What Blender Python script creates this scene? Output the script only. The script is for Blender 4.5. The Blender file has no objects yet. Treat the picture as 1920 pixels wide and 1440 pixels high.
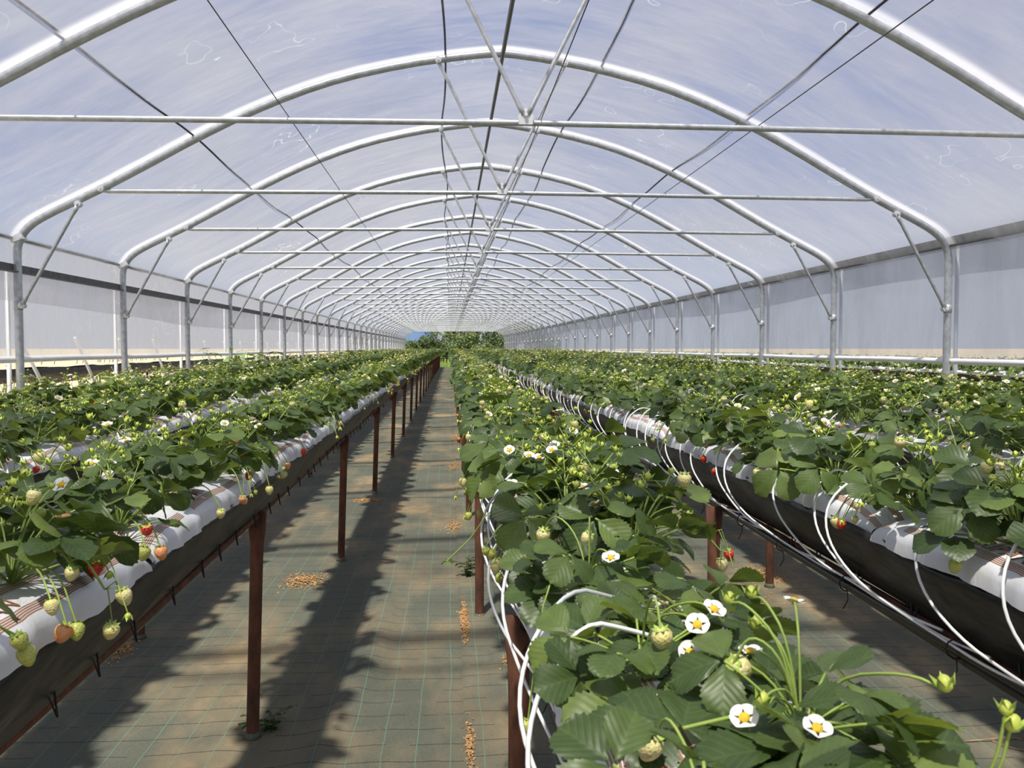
import bpy, math, random
import numpy as np
from mathutils import Matrix, Vector, Euler

PI = math.pi
S = bpy.context.scene
C = S.collection

# ------------------------------------------------------------------ camera
FPX, EYE = 1580.0, 1.52
pitch = math.atan((720 - 652) / FPX)
yaw = math.atan((960 - 843) / FPX * math.cos(pitch))
cam_d = bpy.data.cameras.new('camera')
cam = bpy.data.objects.new('camera', cam_d)
C.objects.link(cam)
cam.location = (0, 0, EYE)
cam.rotation_euler = (PI / 2 - pitch, 0, -yaw)
cam_d.sensor_width = 36.0
cam_d.lens = FPX / 1920 * 36
cam_d.clip_start, cam_d.clip_end = 0.05, 3000
cam_d.dof.use_dof = True
cam_d.dof.focus_distance = 3.2
cam_d.dof.aperture_fstop = 15
S.camera = cam

# ------------------------------------------------------------------ world, sun, exposure
W = bpy.data.worlds.new('sky')
S.world = W
W.use_nodes = True
wn, wl = W.node_tree.nodes, W.node_tree.links
wn.clear()
w_out = wn.new('ShaderNodeOutputWorld')
w_bg = wn.new('ShaderNodeBackground')
w_tc = wn.new('ShaderNodeTexCoord')
w_sep = wn.new('ShaderNodeSeparateXYZ')
w_grad = wn.new('ShaderNodeValToRGB')
w_noise = wn.new('ShaderNodeTexNoise')
w_map = wn.new('ShaderNodeMapping')
w_cl = wn.new('ShaderNodeValToRGB')
w_mix = wn.new('ShaderNodeMix')
w_mix.data_type = 'RGBA'
wl.new(w_tc.outputs['Generated'], w_sep.inputs[0])
wl.new(w_sep.outputs['Z'], w_grad.inputs[0])
e = w_grad.color_ramp.elements
e[0].position, e[0].color = 0.0, (0.80, 0.86, 0.96, 1)
e[1].position, e[1].color = 0.75, (0.31, 0.40, 0.72, 1)
m = e.new(0.25)
m.color = (0.46, 0.54, 0.81, 1)
w_map.inputs['Scale'].default_value = (1.0, 1.0, 2.6)
w_map.inputs['Location'].default_value = (2.3, .8, .4)
wl.new(w_tc.outputs['Generated'], w_map.inputs[0])
wl.new(w_map.outputs[0], w_noise.inputs['Vector'])
w_noise.inputs['Scale'].default_value = 1.7
w_noise.inputs['Detail'].default_value = 5
w_noise.inputs['Roughness'].default_value = 0.5
wl.new(w_noise.outputs['Fac'], w_cl.inputs[0])
e = w_cl.color_ramp.elements
e[0].position, e[0].color = 0.45, (0, 0, 0, 1)
e[1].position, e[1].color = 0.70, (1, 1, 1, 1)
wl.new(w_cl.outputs[0], w_mix.inputs[0])
wl.new(w_grad.outputs[0], w_mix.inputs[6])
w_mix.inputs[7].default_value = (0.78, 0.77, 0.81, 1)
wl.new(w_mix.outputs[2], w_bg.inputs['Color'])
w_bg.inputs['Strength'].default_value = 0.68
wl.new(w_bg.outputs[0], w_out.inputs['Surface'])

SUN_DIR = Vector((0.155, 0.42, -1.0)).normalized()
sun_d = bpy.data.lights.new('sun', 'SUN')
sun_d.energy = 6.5
sun_d.angle = math.radians(2.2)
sun_d.color = (1.0, 0.93, 0.80)
sun = bpy.data.objects.new('sun', sun_d)
C.objects.link(sun)
sun.rotation_euler = SUN_DIR.to_track_quat('-Z', 'Y').to_euler()
sun.location = (-3, -6, 12)

S.view_settings.view_transform = 'Standard'
S.view_settings.look = 'None'
S.view_settings.gamma = 1.0
S.view_settings.use_curve_mapping = False
S.view_settings.exposure = 0.12


HOOP0, BAY = 7.1, 2.2         # first full hoop and hoop spacing, metres

# ------------------------------------------------------------------ material helpers
def new_mat(name):
    m = bpy.data.materials.new(name)
    m.use_nodes = True
    nt = m.node_tree
    nt.nodes.clear()
    out = nt.nodes.new('ShaderNodeOutputMaterial')
    return m, nt.nodes, nt.links, out


def principled(N, color=(.5, .5, .5), rough=.5, metal=0.0, spec=.5):
    b = N.new('ShaderNodeBsdfPrincipled')
    b.inputs['Base Color'].default_value = (*color, 1)
    b.inputs['Roughness'].default_value = rough
    b.inputs['Metallic'].default_value = metal
    b.inputs['Specular IOR Level'].default_value = spec
    return b


def ramp(N, stops):
    r = N.new('ShaderNodeValToRGB')
    el = r.color_ramp.elements
    el[0].position, el[0].color = stops[0][0], (*stops[0][1], 1)
    el[1].position, el[1].color = stops[-1][0], (*stops[-1][1], 1)
    for p, c in stops[1:-1]:
        k = el.new(p)
        k.color = (*c, 1)
    return r


def noise(N, L, scale, detail=4, coord='Object', stretch=None, rough=.55):
    tc = N.new('ShaderNodeTexCoord')
    n = N.new('ShaderNodeTexNoise')
    n.inputs['Scale'].default_value = scale
    n.inputs['Detail'].default_value = detail
    n.inputs['Roughness'].default_value = rough
    if stretch:
        mp = N.new('ShaderNodeMapping')
        mp.inputs['Scale'].default_value = stretch
        L.new(tc.outputs[coord], mp.inputs[0])
        L.new(mp.outputs[0], n.inputs['Vector'])
    else:
        L.new(tc.outputs[coord], n.inputs['Vector'])
    return n


def math_n(N, L, op, a, b=None, c=None, clamp=False):
    k = N.new('ShaderNodeMath')
    k.operation = op
    k.use_clamp = clamp
    for i, v in enumerate((a, b, c)):
        if v is None:
            continue
        if isinstance(v, (int, float)):
            k.inputs[i].default_value = v
        else:
            L.new(v, k.inputs[i])
    return k.outputs[0]


def mixc(N, L, fac, a, b):
    k = N.new('ShaderNodeMix')
    k.data_type = 'RGBA'
    for i, v in ((0, fac), (6, a), (7, b)):
        if isinstance(v, (int, float)):
            k.inputs[i].default_value = v
        elif isinstance(v, tuple):
            k.inputs[i].default_value = (*v, 1)
        else:
            L.new(v, k.inputs[i])
    return k.outputs[2]


def bump(N, L, h, strength=.3, dist=.01):
    b = N.new('ShaderNodeBump')
    b.inputs['Strength'].default_value = strength
    b.inputs['Distance'].default_value = dist
    L.new(h, b.inputs['Height'])
    return b.outputs[0]


def simple(name, color, rough=.5, metal=0., spec=.5, var=.0, vscale=8, bumpy=0.):
    m, N, L, out = new_mat(name)
    b = principled(N, color, rough, metal, spec)
    if var or bumpy:
        n = noise(N, L, vscale)
        if var:
            lo = tuple(max(0, x * (1 - var)) for x in color)
            hi = tuple(min(1, x * (1 + var)) for x in color)
            r = ramp(N, [(.3, lo), (.7, hi)])
            L.new(n.outputs['Fac'], r.inputs[0])
            L.new(r.outputs[0], b.inputs['Base Color'])
        if bumpy:
            L.new(bump(N, L, n.outputs['Fac'], bumpy, .01), b.inputs['Normal'])
    L.new(b.outputs[0], out.inputs[0])
    return m


def film_mat(name, t_trans, t_lucent, albedo, tint, streak, scale, contrast=.14, bands=False):
    """Clear polythene: partly see-through, partly scattering, a faint sheen; creases and, with bands, the painted hoop glow scatter more."""
    m, N, L, out = new_mat(name)
    tr = N.new('ShaderNodeBsdfTransparent')
    tr.inputs[0].default_value = (*tint, 1)
    tl = N.new('ShaderNodeBsdfTranslucent')
    df = N.new('ShaderNodeBsdfDiffuse')
    gl = N.new('ShaderNodeBsdfGlossy')
    gl.inputs['Roughness'].default_value = .22
    n1 = noise(N, L, scale, 5, 'Object', streak, .6)
    n1.inputs['Distortion'].default_value = .6
    n2 = noise(N, L, scale * 5, 4, 'Object', streak, .6)
    n3 = noise(N, L, .55, 3, 'Object')
    s = math_n(N, L, 'ADD', math_n(N, L, 'MULTIPLY', n1.outputs['Fac'], .45), math_n(N, L, 'MULTIPLY', n2.outputs['Fac'], .25))
    s = math_n(N, L, 'ADD', s, math_n(N, L, 'MULTIPLY', n3.outputs['Fac'], .30))
    mr = N.new('ShaderNodeMapRange')
    L.new(s, mr.inputs[0])
    mr.inputs[1].default_value, mr.inputs[2].default_value = .38, .62
    mr.inputs[3].default_value, mr.inputs[4].default_value = t_trans + contrast, t_trans - contrast
    fac = mr.outputs[0]
    # thin pale creases
    cr = noise(N, L, scale * .8, 3, 'Object', (1, .8, 1), .7)
    ridge = math_n(N, L, 'ABSOLUTE', math_n(N, L, 'SUBTRACT', cr.outputs['Fac'], .5))
    crease = math_n(N, L, 'SUBTRACT', 1.0, math_n(N, L, 'MULTIPLY', ridge, 160.0), clamp=True)
    where = noise(N, L, .9, 2, 'Object')
    crease = math_n(N, L, 'MULTIPLY', crease, math_n(N, L, 'MULTIPLY', math_n(N, L, 'SUBTRACT', where.outputs['Fac'], .52), 5.0, clamp=True))
    fac = math_n(N, L, 'SUBTRACT', fac, math_n(N, L, 'MULTIPLY', crease, .30), clamp=True)
    alb = mixc(N, L, crease, (albedo, albedo * 1.01, albedo * 1.07), (.95, .95, .93))
    if bands:      # bright glow of film along each hoop, painted into its scatter and colour
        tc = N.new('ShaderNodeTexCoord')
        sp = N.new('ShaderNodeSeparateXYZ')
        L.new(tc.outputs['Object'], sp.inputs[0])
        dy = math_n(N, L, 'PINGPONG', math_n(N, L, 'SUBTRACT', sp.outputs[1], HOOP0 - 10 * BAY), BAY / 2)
        hoop_glow = N.new('ShaderNodeMapRange')
        L.new(dy, hoop_glow.inputs[0])
        hoop_glow.interpolation_type = 'SMOOTHSTEP'
        hoop_glow.inputs[1].default_value, hoop_glow.inputs[2].default_value = .045, .13
        hoop_glow.inputs[3].default_value, hoop_glow.inputs[4].default_value = 1.0, 0.0
        fac = math_n(N, L, 'MULTIPLY', fac, math_n(N, L, 'SUBTRACT', 1.0, math_n(N, L, 'MULTIPLY', hoop_glow.outputs[0], .55)))
        alb = mixc(N, L, hoop_glow.outputs[0], alb, (.78, .78, .81))
    L.new(alb, tl.inputs[0])
    L.new(alb, df.inputs[0])
    sc = N.new('ShaderNodeMixShader')
    sc.inputs[0].default_value = t_lucent
    L.new(df.outputs[0], sc.inputs[1])
    L.new(tl.outputs[0], sc.inputs[2])
    mx = N.new('ShaderNodeMixShader')
    L.new(fac, mx.inputs[0])
    L.new(sc.outputs[0], mx.inputs[1])
    L.new(tr.outputs[0], mx.inputs[2])
    mg = N.new('ShaderNodeMixShader')
    mg.inputs[0].default_value = .05
    L.new(mx.outputs[0], mg.inputs[1])
    L.new(gl.outputs[0], mg.inputs[2])
    nb = bump(N, L, s, .5, .05)
    for k in (gl, df, tl):
        L.new(nb, k.inputs['Normal'])
    L.new(mg.outputs[0], out.inputs[0])
    return m


def leaf_mat(name, random_from='object', veins=True):
    m, N, L, out = new_mat(name)
    if random_from == 'object':
        rnd = N.new('ShaderNodeObjectInfo').outputs['Random']
    else:
        at = N.new('ShaderNodeAttribute')
        at.attribute_name = 'tint'
        rnd = at.outputs['Fac']
    r = ramp(N, [(0, (.043, .076, .022)), (.45, (.066, .110, .029)), (.8, (.104, .158, .040)), (1, (.180, .250, .062))])
    L.new(rnd, r.inputs[0])
    col = r.outputs[0]
    hgt = None
    if veins:
        uv = N.new('ShaderNodeUVMap')
        sp = N.new('ShaderNodeSeparateXYZ')
        L.new(uv.outputs[0], sp.inputs[0])
        ax = math_n(N, L, 'ABSOLUTE', math_n(N, L, 'SUBTRACT', sp.outputs[0], .5))
        ph = math_n(N, L, 'SUBTRACT', math_n(N, L, 'MULTIPLY', sp.outputs[1], 6.5), math_n(N, L, 'MULTIPLY', ax, 6.0))
        fr = math_n(N, L, 'PINGPONG', ph, .5)
        vein = math_n(N, L, 'SUBTRACT', 1.0, math_n(N, L, 'MULTIPLY', fr, 7.0), clamp=True)
        mid = math_n(N, L, 'SUBTRACT', 1.0, math_n(N, L, 'MULTIPLY', ax, 30.0), clamp=True)
        vv = math_n(N, L, 'MAXIMUM', vein, mid)
        col = mixc(N, L, math_n(N, L, 'MULTIPLY', vv, .14), col, (.23, .33, .09))
        hgt = math_n(N, L, 'MULTIPLY', fr, 2.0)
    n = noise(N, L, 30, 3)
    nr = ramp(N, [(.3, (.8, .8, .8)), (.7, (1.15, 1.15, 1.15))])
    L.new(n.outputs['Fac'], nr.inputs[0])
    mul = N.new('ShaderNodeMix')
    mul.data_type = 'RGBA'
    mul.blend_type = 'MULTIPLY'
    mul.inputs[0].default_value = 1
    L.new(col, mul.inputs[6])
    L.new(nr.outputs[0], mul.inputs[7])
    col = mul.outputs[2]
    b = principled(N, rough=.42, spec=.45)
    L.new(col, b.inputs['Base Color'])
    tl = N.new('ShaderNodeBsdfTranslucent')
    tcol = N.new('ShaderNodeMix')
    tcol.data_type = 'RGBA'
    tcol.blend_type = 'MULTIPLY'
    tcol.inputs[0].default_value = 1
    L.new(col, tcol.inputs[6])
    tcol.inputs[7].default_value = (1.9, 1.7, .7, 1)
    L.new(tcol.outputs[2], tl.inputs[0])
    if hgt is not None:
        nb = bump(N, L, hgt, .10, .003)
        L.new(nb, b.inputs['Normal'])
    mx = N.new('ShaderNodeMixShader')
    mx.inputs[0].default_value = .3
    L.new(b.outputs[0], mx.inputs[1])
    L.new(tl.outputs[0], mx.inputs[2])
    L.new(mx.outputs[0], out.inputs[0])
    return m


def berry_mat(name, color, dot, tip):
    m, N, L, out = new_mat(name)
    tc = N.new('ShaderNodeTexCoord')
    v = N.new('ShaderNodeTexVoronoi')
    v.inputs['Scale'].default_value = 260
    L.new(tc.outputs['Object'], v.inputs['Vector'])
    r = ramp(N, [(.18, (1, 1, 1)), (.32, (0, 0, 0))])
    L.new(v.outputs['Distance'], r.inputs[0])
    n = noise(N, L, 35, 2)
    rr = ramp(N, [(.35, color), (.65, tip)])
    L.new(n.outputs['Fac'], rr.inputs[0])
    b = principled(N, rough=.38, spec=.5)
    L.new(mixc(N, L, math_n(N, L, 'MULTIPLY', r.outputs[0], .6), rr.outputs[0], dot), b.inputs['Base Color'])
    b.inputs['Subsurface Weight'].default_value = 0.0
    L.new(bump(N, L, v.outputs['Distance'], .5, .002), b.inputs['Normal'])
    L.new(b.outputs[0], out.inputs[0])
    return m


M = {}
M['leaf'] = leaf_mat('strawberry_leaf')
M['leaf_far'] = leaf_mat('strawberry_leaf_crop', 'attr', False)
M['leaf_near'] = M['leaf']
M['stem'] = simple('green_stem', (.26, .36, .07), .5, var=.25, vscale=20)
M['bud'] = simple('green_bud', (.46, .52, .08), .5, var=.25, vscale=60)
M['calyx'] = simple('calyx_green', (.32, .45, .08), .5, var=.2, vscale=60)
M['petal'] = simple('white_petal', (.82, .82, .78), .55)
M['pollen'] = simple('yellow_centre', (.80, .52, .03), .6, var=.2, vscale=300, bumpy=.5)
M['berry_green'] = berry_mat('green_berry', (.42, .46, .09), (.22, .20, .04), (.50, .52, .12))
M['berry_pale'] = berry_mat('pale_berry', (.66, .60, .20), (.35, .28, .06), (.70, .62, .30))
M['berry_orange'] = berry_mat('turning_berry', (.74, .22, .07), (.60, .42, .10), (.75, .40, .18))
M['berry_red'] = berry_mat('ripe_berry', (.55, .018, .015), (.62, .30, .05), (.64, .035, .02))
M['galv'] = simple('galvanised_steel', (.50, .52, .54), .42, .55, var=.18, vscale=25)
M['galv_dark'] = simple('weathered_steel_rail', (.12, .12, .118), .6, .2, var=.25, vscale=12)
M['zinc_white'] = simple('pale_painted_post', (.74, .75, .76), .45, .2, var=.1)
M['ridge'] = simple('dark_steel_pipe', (.12, .125, .13), .45, .4)
M['strap'] = simple('dark_strap', (.05, .05, .06), .7)
M['wire'] = simple('steel_wire', (.07, .07, .075), .5, .4)
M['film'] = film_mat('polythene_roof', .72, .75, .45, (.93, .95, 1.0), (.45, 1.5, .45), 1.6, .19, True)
M['curtain'] = film_mat('polythene_curtain', .46, .78, .62, (.92, .95, .99), (1, 1.2, .35), 1.5, .13)
M['hem'] = simple('white_hem_roll', (.90, .90, .89), .5, var=.05)
M['black'] = simple('black_plastic', (.012, .012, .013), .32, spec=.5)
M['liner'] = None
M['tube'] = simple('white_drip_tube', (.80, .81, .80), .35)
M['tie'] = simple('black_cable_tie', (.01, .01, .01), .5)
M['sand'] = simple('spilled_substrate', (.50, .29, .12), .9, var=.35, vscale=60)
M['bark'] = simple('brown_bark', (.09, .06, .04), .9, var=.3)
M['weed'] = simple('pale_weed_leaf', (.24, .36, .10), .6, var=.2)
M['tag'] = simple('white_tag', (.75, .74, .66), .6)

# rusty tube
m_, N, L, out = new_mat('rusty_tube')
b = principled(N, rough=.85, spec=.3)
n = noise(N, L, 22, 8, 'Object', (1, 1, .35), .65)
r = ramp(N, [(.28, (.048, .024, .018)), (.5, (.118, .050, .031)), (.68, (.19, .080, .044)), (.8, (.32, .18, .115))])
L.new(n.outputs['Fac'], r.inputs[0])
L.new(r.outputs[0], b.inputs['Base Color'])
L.new(bump(N, L, n.outputs['Fac'], .5, .006), b.inputs['Normal'])
L.new(b.outputs[0], out.inputs[0])
M['rust'] = m_

# black liner, dusty creases
m_, N, L, out = new_mat('black_trough_liner')
b = principled(N, rough=.45, spec=.45)
n = noise(N, L, 5, 6, 'Object', (1, 1, 1))
r = ramp(N, [(.35, (.009, .009, .009)), (.62, (.018, .017, .015)), (.80, (.05, .045, .037))])
L.new(n.outputs['Fac'], r.inputs[0])
L.new(r.outputs[0], b.inputs['Base Color'])
n2 = noise(N, L, 9, 3, 'Object', (1, .3, 1))
L.new(bump(N, L, n2.outputs['Fac'], .8, .03), b.inputs['Normal'])
L.new(b.outputs[0], out.inputs[0])
M['liner'] = m_

# ground cover: woven grey-green cloth, green marker threads, black cross threads, dust
m_, N, L, out = new_mat('woven_ground_cover')
tc = N.new('ShaderNodeTexCoord')
wob = noise(N, L, 2.2, 2)
sp = N.new('ShaderNodeSeparateXYZ')
L.new(tc.outputs['Object'], sp.inputs[0])
wv = math_n(N, L, 'MULTIPLY', math_n(N, L, 'SUBTRACT', wob.outputs['Fac'], .5), .03)
wob2 = noise(N, L, 1.3, 3, 'Object', (1.6, .5, 1))
wv2 = math_n(N, L, 'MULTIPLY', math_n(N, L, 'SUBTRACT', wob2.outputs['Fac'], .5), .11)
wx = math_n(N, L, 'ADD', sp.outputs[0], wv)
wy = math_n(N, L, 'ADD', sp.outputs[1], wv2)
gx = math_n(N, L, 'PINGPONG', math_n(N, L, 'ADD', wx, 20.0), .0625)
gy = math_n(N, L, 'PINGPONG', math_n(N, L, 'ADD', wy, 20.0), .0625)
lx = math_n(N, L, 'LESS_THAN', gx, .0018)
ly = math_n(N, L, 'LESS_THAN', gy, .0021)
brk = noise(N, L, 5, 2)
ly = math_n(N, L, 'MULTIPLY', ly, math_n(N, L, 'GREATER_THAN', brk.outputs['Fac'], .42))
weave = noise(N, L, 240, 2)
base = ramp(N, [(.3, (.088, .094, .072)), (.7, (.150, .155, .118))])
L.new(weave.outputs['Fac'], base.inputs[0])
dirt = noise(N, L, 1.6, 7, 'Object', (1, .55, 1), .62)
dr = ramp(N, [(.46, (0, 0, 0)), (.58, (.40, .40, .40)), (.66, (1, 1, 1))])
L.new(dirt.outputs['Fac'], dr.inputs[0])
c1 = mixc(N, L, math_n(N, L, 'MULTIPLY', dr.outputs[0], .75), base.outputs[0], (.40, .285, .155))
c2 = mixc(N, L, math_n(N, L, 'MULTIPLY', ly, .85), c1, (.018, .018, .018))
c3 = mixc(N, L, math_n(N, L, 'MULTIPLY', lx, .7), c2, (.13, .27, .18))
b = principled(N, rough=.8, spec=.25)
L.new(c3, b.inputs['Base Color'])
L.new(bump(N, L, weave.outputs['Fac'], .25, .003), b.inputs['Normal'])
L.new(b.outputs[0], out.inputs[0])
M['mat'] = m_

# outside soil with grass further away
m_, N, L, out = new_mat('field_soil')
n = noise(N, L, .35, 8, 'Object')
n2 = noise(N, L, 14, 4, 'Object')
r = ramp(N, [(.3, (.52, .43, .29)), (.6, (.64, .55, .39)), (.8, (.45, .42, .24))])
L.new(n.outputs['Fac'], r.inputs[0])
b = principled(N, rough=.95, spec=.1)
L.new(mixc(N, L, math_n(N, L, 'MULTIPLY', n2.outputs['Fac'], .4), r.outputs[0], (.40, .32, .20)), b.inputs['Base Color'])
L.new(b.outputs[0], out.inputs[0])
M['soil'] = m_
M['grass'] = simple('meadow_grass', (.26, .36, .08), .8, var=.4, vscale=3)
M['hill'] = simple('haze_tinted_hillside', (.075, .14, .25), .95, var=.15, vscale=.02)  # blue of the distance haze is put into the base colour
M['meadow'] = simple('meadow_ground', (.24, .32, .08), .95, var=.3, vscale=.6)

# grow bag: white film with brown printed bands (flat print, follows the bag's own uv)
m_, N, L, out = new_mat('white_grow_bag')
uv = N.new('ShaderNodeUVMap')
sp = N.new('ShaderNodeSeparateXYZ')
L.new(uv.outputs[0], sp.inputs[0])
u, v = sp.outputs[0], sp.outputs[1]           # u metres along the bag, v metres across from the ridge
av = math_n(N, L, 'ABSOLUTE', v)


def band(lo, hi):
    return math_n(N, L, 'MULTIPLY', math_n(N, L, 'GREATER_THAN', av, lo), math_n(N, L, 'LESS_THAN', av, hi))


outer = band(.094, .122)
inner = band(.030, .048)
gap = math_n(N, L, 'GREATER_THAN', math_n(N, L, 'PINGPONG', math_n(N, L, 'ADD', u, 5.0), .30), .035)
side = math_n(N, L, 'GREATER_THAN', math_n(N, L, 'PINGPONG', math_n(N, L, 'ADD', av, 5.0), .0029), .0008)
bands = math_n(N, L, 'MULTIPLY', math_n(N, L, 'MULTIPLY', math_n(N, L, 'ADD', outer, inner, clamp=True), gap), side)
small = noise(N, L, 160, 1, 'UV', (1, 3.2, 1))
txt = math_n(N, L, 'MULTIPLY', math_n(N, L, 'GREATER_THAN', small.outputs['Fac'], .60), band(.055, .088))
tz = math_n(N, L, 'LESS_THAN', math_n(N, L, 'PINGPONG', math_n(N, L, 'ADD', u, 5.02), .25), .07)
txt = math_n(N, L, 'MULTIPLY', math_n(N, L, 'MULTIPLY', txt, tz), .55)
ink = math_n(N, L, 'MAXIMUM', bands, txt)
wear = noise(N, L, 12, 3)
ic = ramp(N, [(.3, (.23, .085, .035)), (.7, (.36, .15, .06))])
L.new(wear.outputs['Fac'], ic.inputs[0])
b = principled(N, rough=.38, spec=.5)
L.new(mixc(N, L, math_n(N, L, 'MULTIPLY', ink, .92), (.72, .73, .75), ic.outputs[0]), b.inputs['Base Color'])
n = noise(N, L, 16, 4, 'Object', (1, 1, .4))
L.new(bump(N, L, n.outputs['Fac'], .35, .012), b.inputs['Normal'])
L.new(b.outputs[0], out.inputs[0])
M['bag'] = m_
M['ink'] = simple('brown_ink', (.28, .10, .04), .6)


# ------------------------------------------------------------------ geometry helpers
class MB:
    """Collects geometry (vertices, faces, material slots, uv) for one mesh."""
    def __init__(s):
        s.v, s.f, s.m, s.uv = [], [], [], []

    def add(s, v, f, mi=0, uv=None, mat=None):
        o = len(s.v)
        if mat is not None:
            v = [tuple(mat @ Vector(p)) for p in v]
        s.v += [tuple(p) for p in v]
        s.f += [tuple(i + o for i in q) for q in f]
        s.m += [mi] * len(f)
        s.uv += (list(uv) if uv is not None else [(0, 0)] * len(v))
        return s

    def tube(s, pts, r, n=8, mi=0, caps=True):
        pts = [Vector(p) for p in pts]
        k = len(pts)
        rr = r if isinstance(r, (list, tuple)) else [r] * k
        vs, fs = [], []
        up = Vector((0, 0, 1))
        prev = None
        for i, p in enumerate(pts):
            t = (pts[min(i + 1, k - 1)] - pts[max(i - 1, 0)]).normalized()
            if prev is None:
                a = t.cross(up)
                if a.length < .05:
                    a = t.cross(Vector((1, 0, 0)))
            else:
                a = prev - t * prev.dot(t)
            a.normalize()
            prev = a
            b_ = t.cross(a)
            for j in range(n):
                th = 2 * PI * j / n
                vs.append(p + (a * math.cos(th) + b_ * math.sin(th)) * rr[i])
        for i in range(k - 1):
            for j in range(n):
                q = i * n + j
                q2 = i * n + (j + 1) % n
                fs.append((q, q2, q2 + n, q + n))
        if caps:
            fs.append(tuple(range(n))[::-1])
            fs.append(tuple((k - 1) * n + j for j in range(n)))
        return s.add(vs, fs, mi)

    def box(s, c, d, mi=0, rot=None):
        x, y, z = (k / 2 for k in d)
        v = [Vector(p) for p in ((-x, -y, -z), (x, -y, -z), (x, y, -z), (-x, y, -z), (-x, -y, z), (x, -y, z), (x, y, z), (-x, y, z))]
        if rot is not None:
            v = [rot @ p for p in v]
        v = [p + Vector(c) for p in v]
        return s.add(v, [(0, 3, 2, 1), (4, 5, 6, 7), (0, 1, 5, 4), (1, 2, 6, 5), (2, 3, 7, 6), (3, 0, 4, 7)], mi)

    def lathe(s, prof, n=10, mi=0, mat=None):
        vs, fs = [], []
        for r, z in prof:
            for j in range(n):
                a = 2 * PI * j / n
                vs.append((r * math.cos(a), r * math.sin(a), z))
        for i in range(len(prof) - 1):
            for j in range(n):
                q, q2 = i * n + j, i * n + (j + 1) % n
                fs.append((q, q2, q2 + n, q + n))
        fs.append(tuple(range(n))[::-1])
        fs.append(tuple((len(prof) - 1) * n + j for j in range(n)))
        return s.add(vs, fs, mi, mat=mat)

    def mesh(s, name, mats, smooth=True, uv=False):
        me = bpy.data.meshes.new(name)
        me.from_pydata(s.v, [], s.f)
        for k in mats:
            me.materials.append(k)
        if any(s.m):
            me.polygons.foreach_set('material_index', s.m)
        if smooth:
            me.polygons.foreach_set('use_smooth', [True] * len(s.f))
        if uv:
            ul = me.uv_layers.new(name='UVMap')
            li = np.zeros(len(me.loops), dtype=np.int32)
            me.loops.foreach_get('vertex_index', li)
            ul.data.foreach_set('uv', np.array(s.uv, dtype=np.float32)[li].ravel())
        me.update()
        return me

    def tris(s):
        """(vertices, triangles, material per triangle) as arrays."""
        t, mi = [], []
        for q, k in zip(s.f, s.m):
            for i in range(1, len(q) - 1):
                t.append((q[0], q[i], q[i + 1]))
                mi.append(k)
        return np.array(s.v, dtype=np.float32), np.array(t, dtype=np.int32), np.array(mi, dtype=np.int32)


def ob(name, me, parent=None, loc=(0, 0, 0), rot=(0, 0, 0), sc=1.0):
    o = bpy.data.objects.new(name, me)
    C.objects.link(o)
    o.location, o.rotation_euler = loc, rot
    o.scale = (sc, sc, sc) if isinstance(sc, (int, float)) else sc
    o.parent = parent
    return o


def tag(o, label, cat, group=None, kind=None):
    o['label'] = label
    o['category'] = cat
    if group:
        o['group'] = group
    if kind:
        o['kind'] = kind
    return o


def copy_part(src, parent, loc=None, rot=None, sc=None):
    o = src.copy()
    C.objects.link(o)
    o.parent = parent
    if loc is not None:
        o.location = loc
    if rot is not None:
        o.rotation_euler = rot
    if sc is not None:
        o.scale = (sc, sc, sc)
    return o


def copy_tree(src, parent=None):
    o = src.copy()
    C.objects.link(o)
    o.parent = parent
    for ch in list(src.children):
        copy_tree(ch, o)
    return o


ONES = ['', 'first', 'second', 'third', 'fourth', 'fifth', 'sixth', 'seventh', 'eighth', 'ninth', 'tenth', 'eleventh', 'twelfth', 'thirteenth',
        'fourteenth', 'fifteenth', 'sixteenth', 'seventeenth', 'eighteenth', 'nineteenth']
TENS = {2: ('twentieth', 'twenty'), 3: ('thirtieth', 'thirty'), 4: ('fortieth', 'forty'), 5: ('fiftieth', 'fifty'), 6: ('sixtieth', 'sixty'),
        7: ('seventieth', 'seventy'), 8: ('eightieth', 'eighty'), 9: ('ninetieth', 'ninety')}


def ordinal(n):
    if n < 20:
        return ONES[n]
    t, o = divmod(n, 10)
    return TENS[t][0] if o == 0 else TENS[t][1] + '-' + ONES[o]


def hump(y):
    return .10 * math.sin(PI * y / 66) if 0 < y < 66 else 0.0


YEND = 66.5
HOOPS = [HOOP0 + BAY * k for k in range(-4, 28)]
XC = 0.44

# ------------------------------------------------------------------ floor and ground
rs = np.random.RandomState(4)


def wave_noise(x, y, seed, n=7, f0=.6, f1=5.0):
    r = np.random.RandomState(seed)
    z = np.zeros_like(x)
    for i in range(n):
        f = f0 * (f1 / f0) ** (i / (n - 1))
        a = r.rand() * 2 * PI
        z += np.sin((x * math.cos(a) + y * math.sin(a)) * f * 2 * PI + r.rand() * 6.28) / (1 + i * .5)
    return z / n


def grid_mesh(name, us, vs, fn, mats, smooth=True):
    U, V = np.meshgrid(us, vs)
    X, Y, Z = fn(U, V)
    co = np.stack([X, Y, Z], -1).reshape(-1, 3)
    nu, nv = len(us), len(vs)
    f = []
    for j in range(nv - 1):
        for i in range(nu - 1):
            q = j * nu + i
            f.append((q, q + 1, q + 1 + nu, q + nu))
    me = bpy.data.meshes.new(name)
    me.from_pydata(co.tolist(), [], f)
    for k in mats:
        me.materials.append(k)
    if smooth:
        me.polygons.foreach_set('use_smooth', [True] * len(f))
    me.update()
    return me


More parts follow.
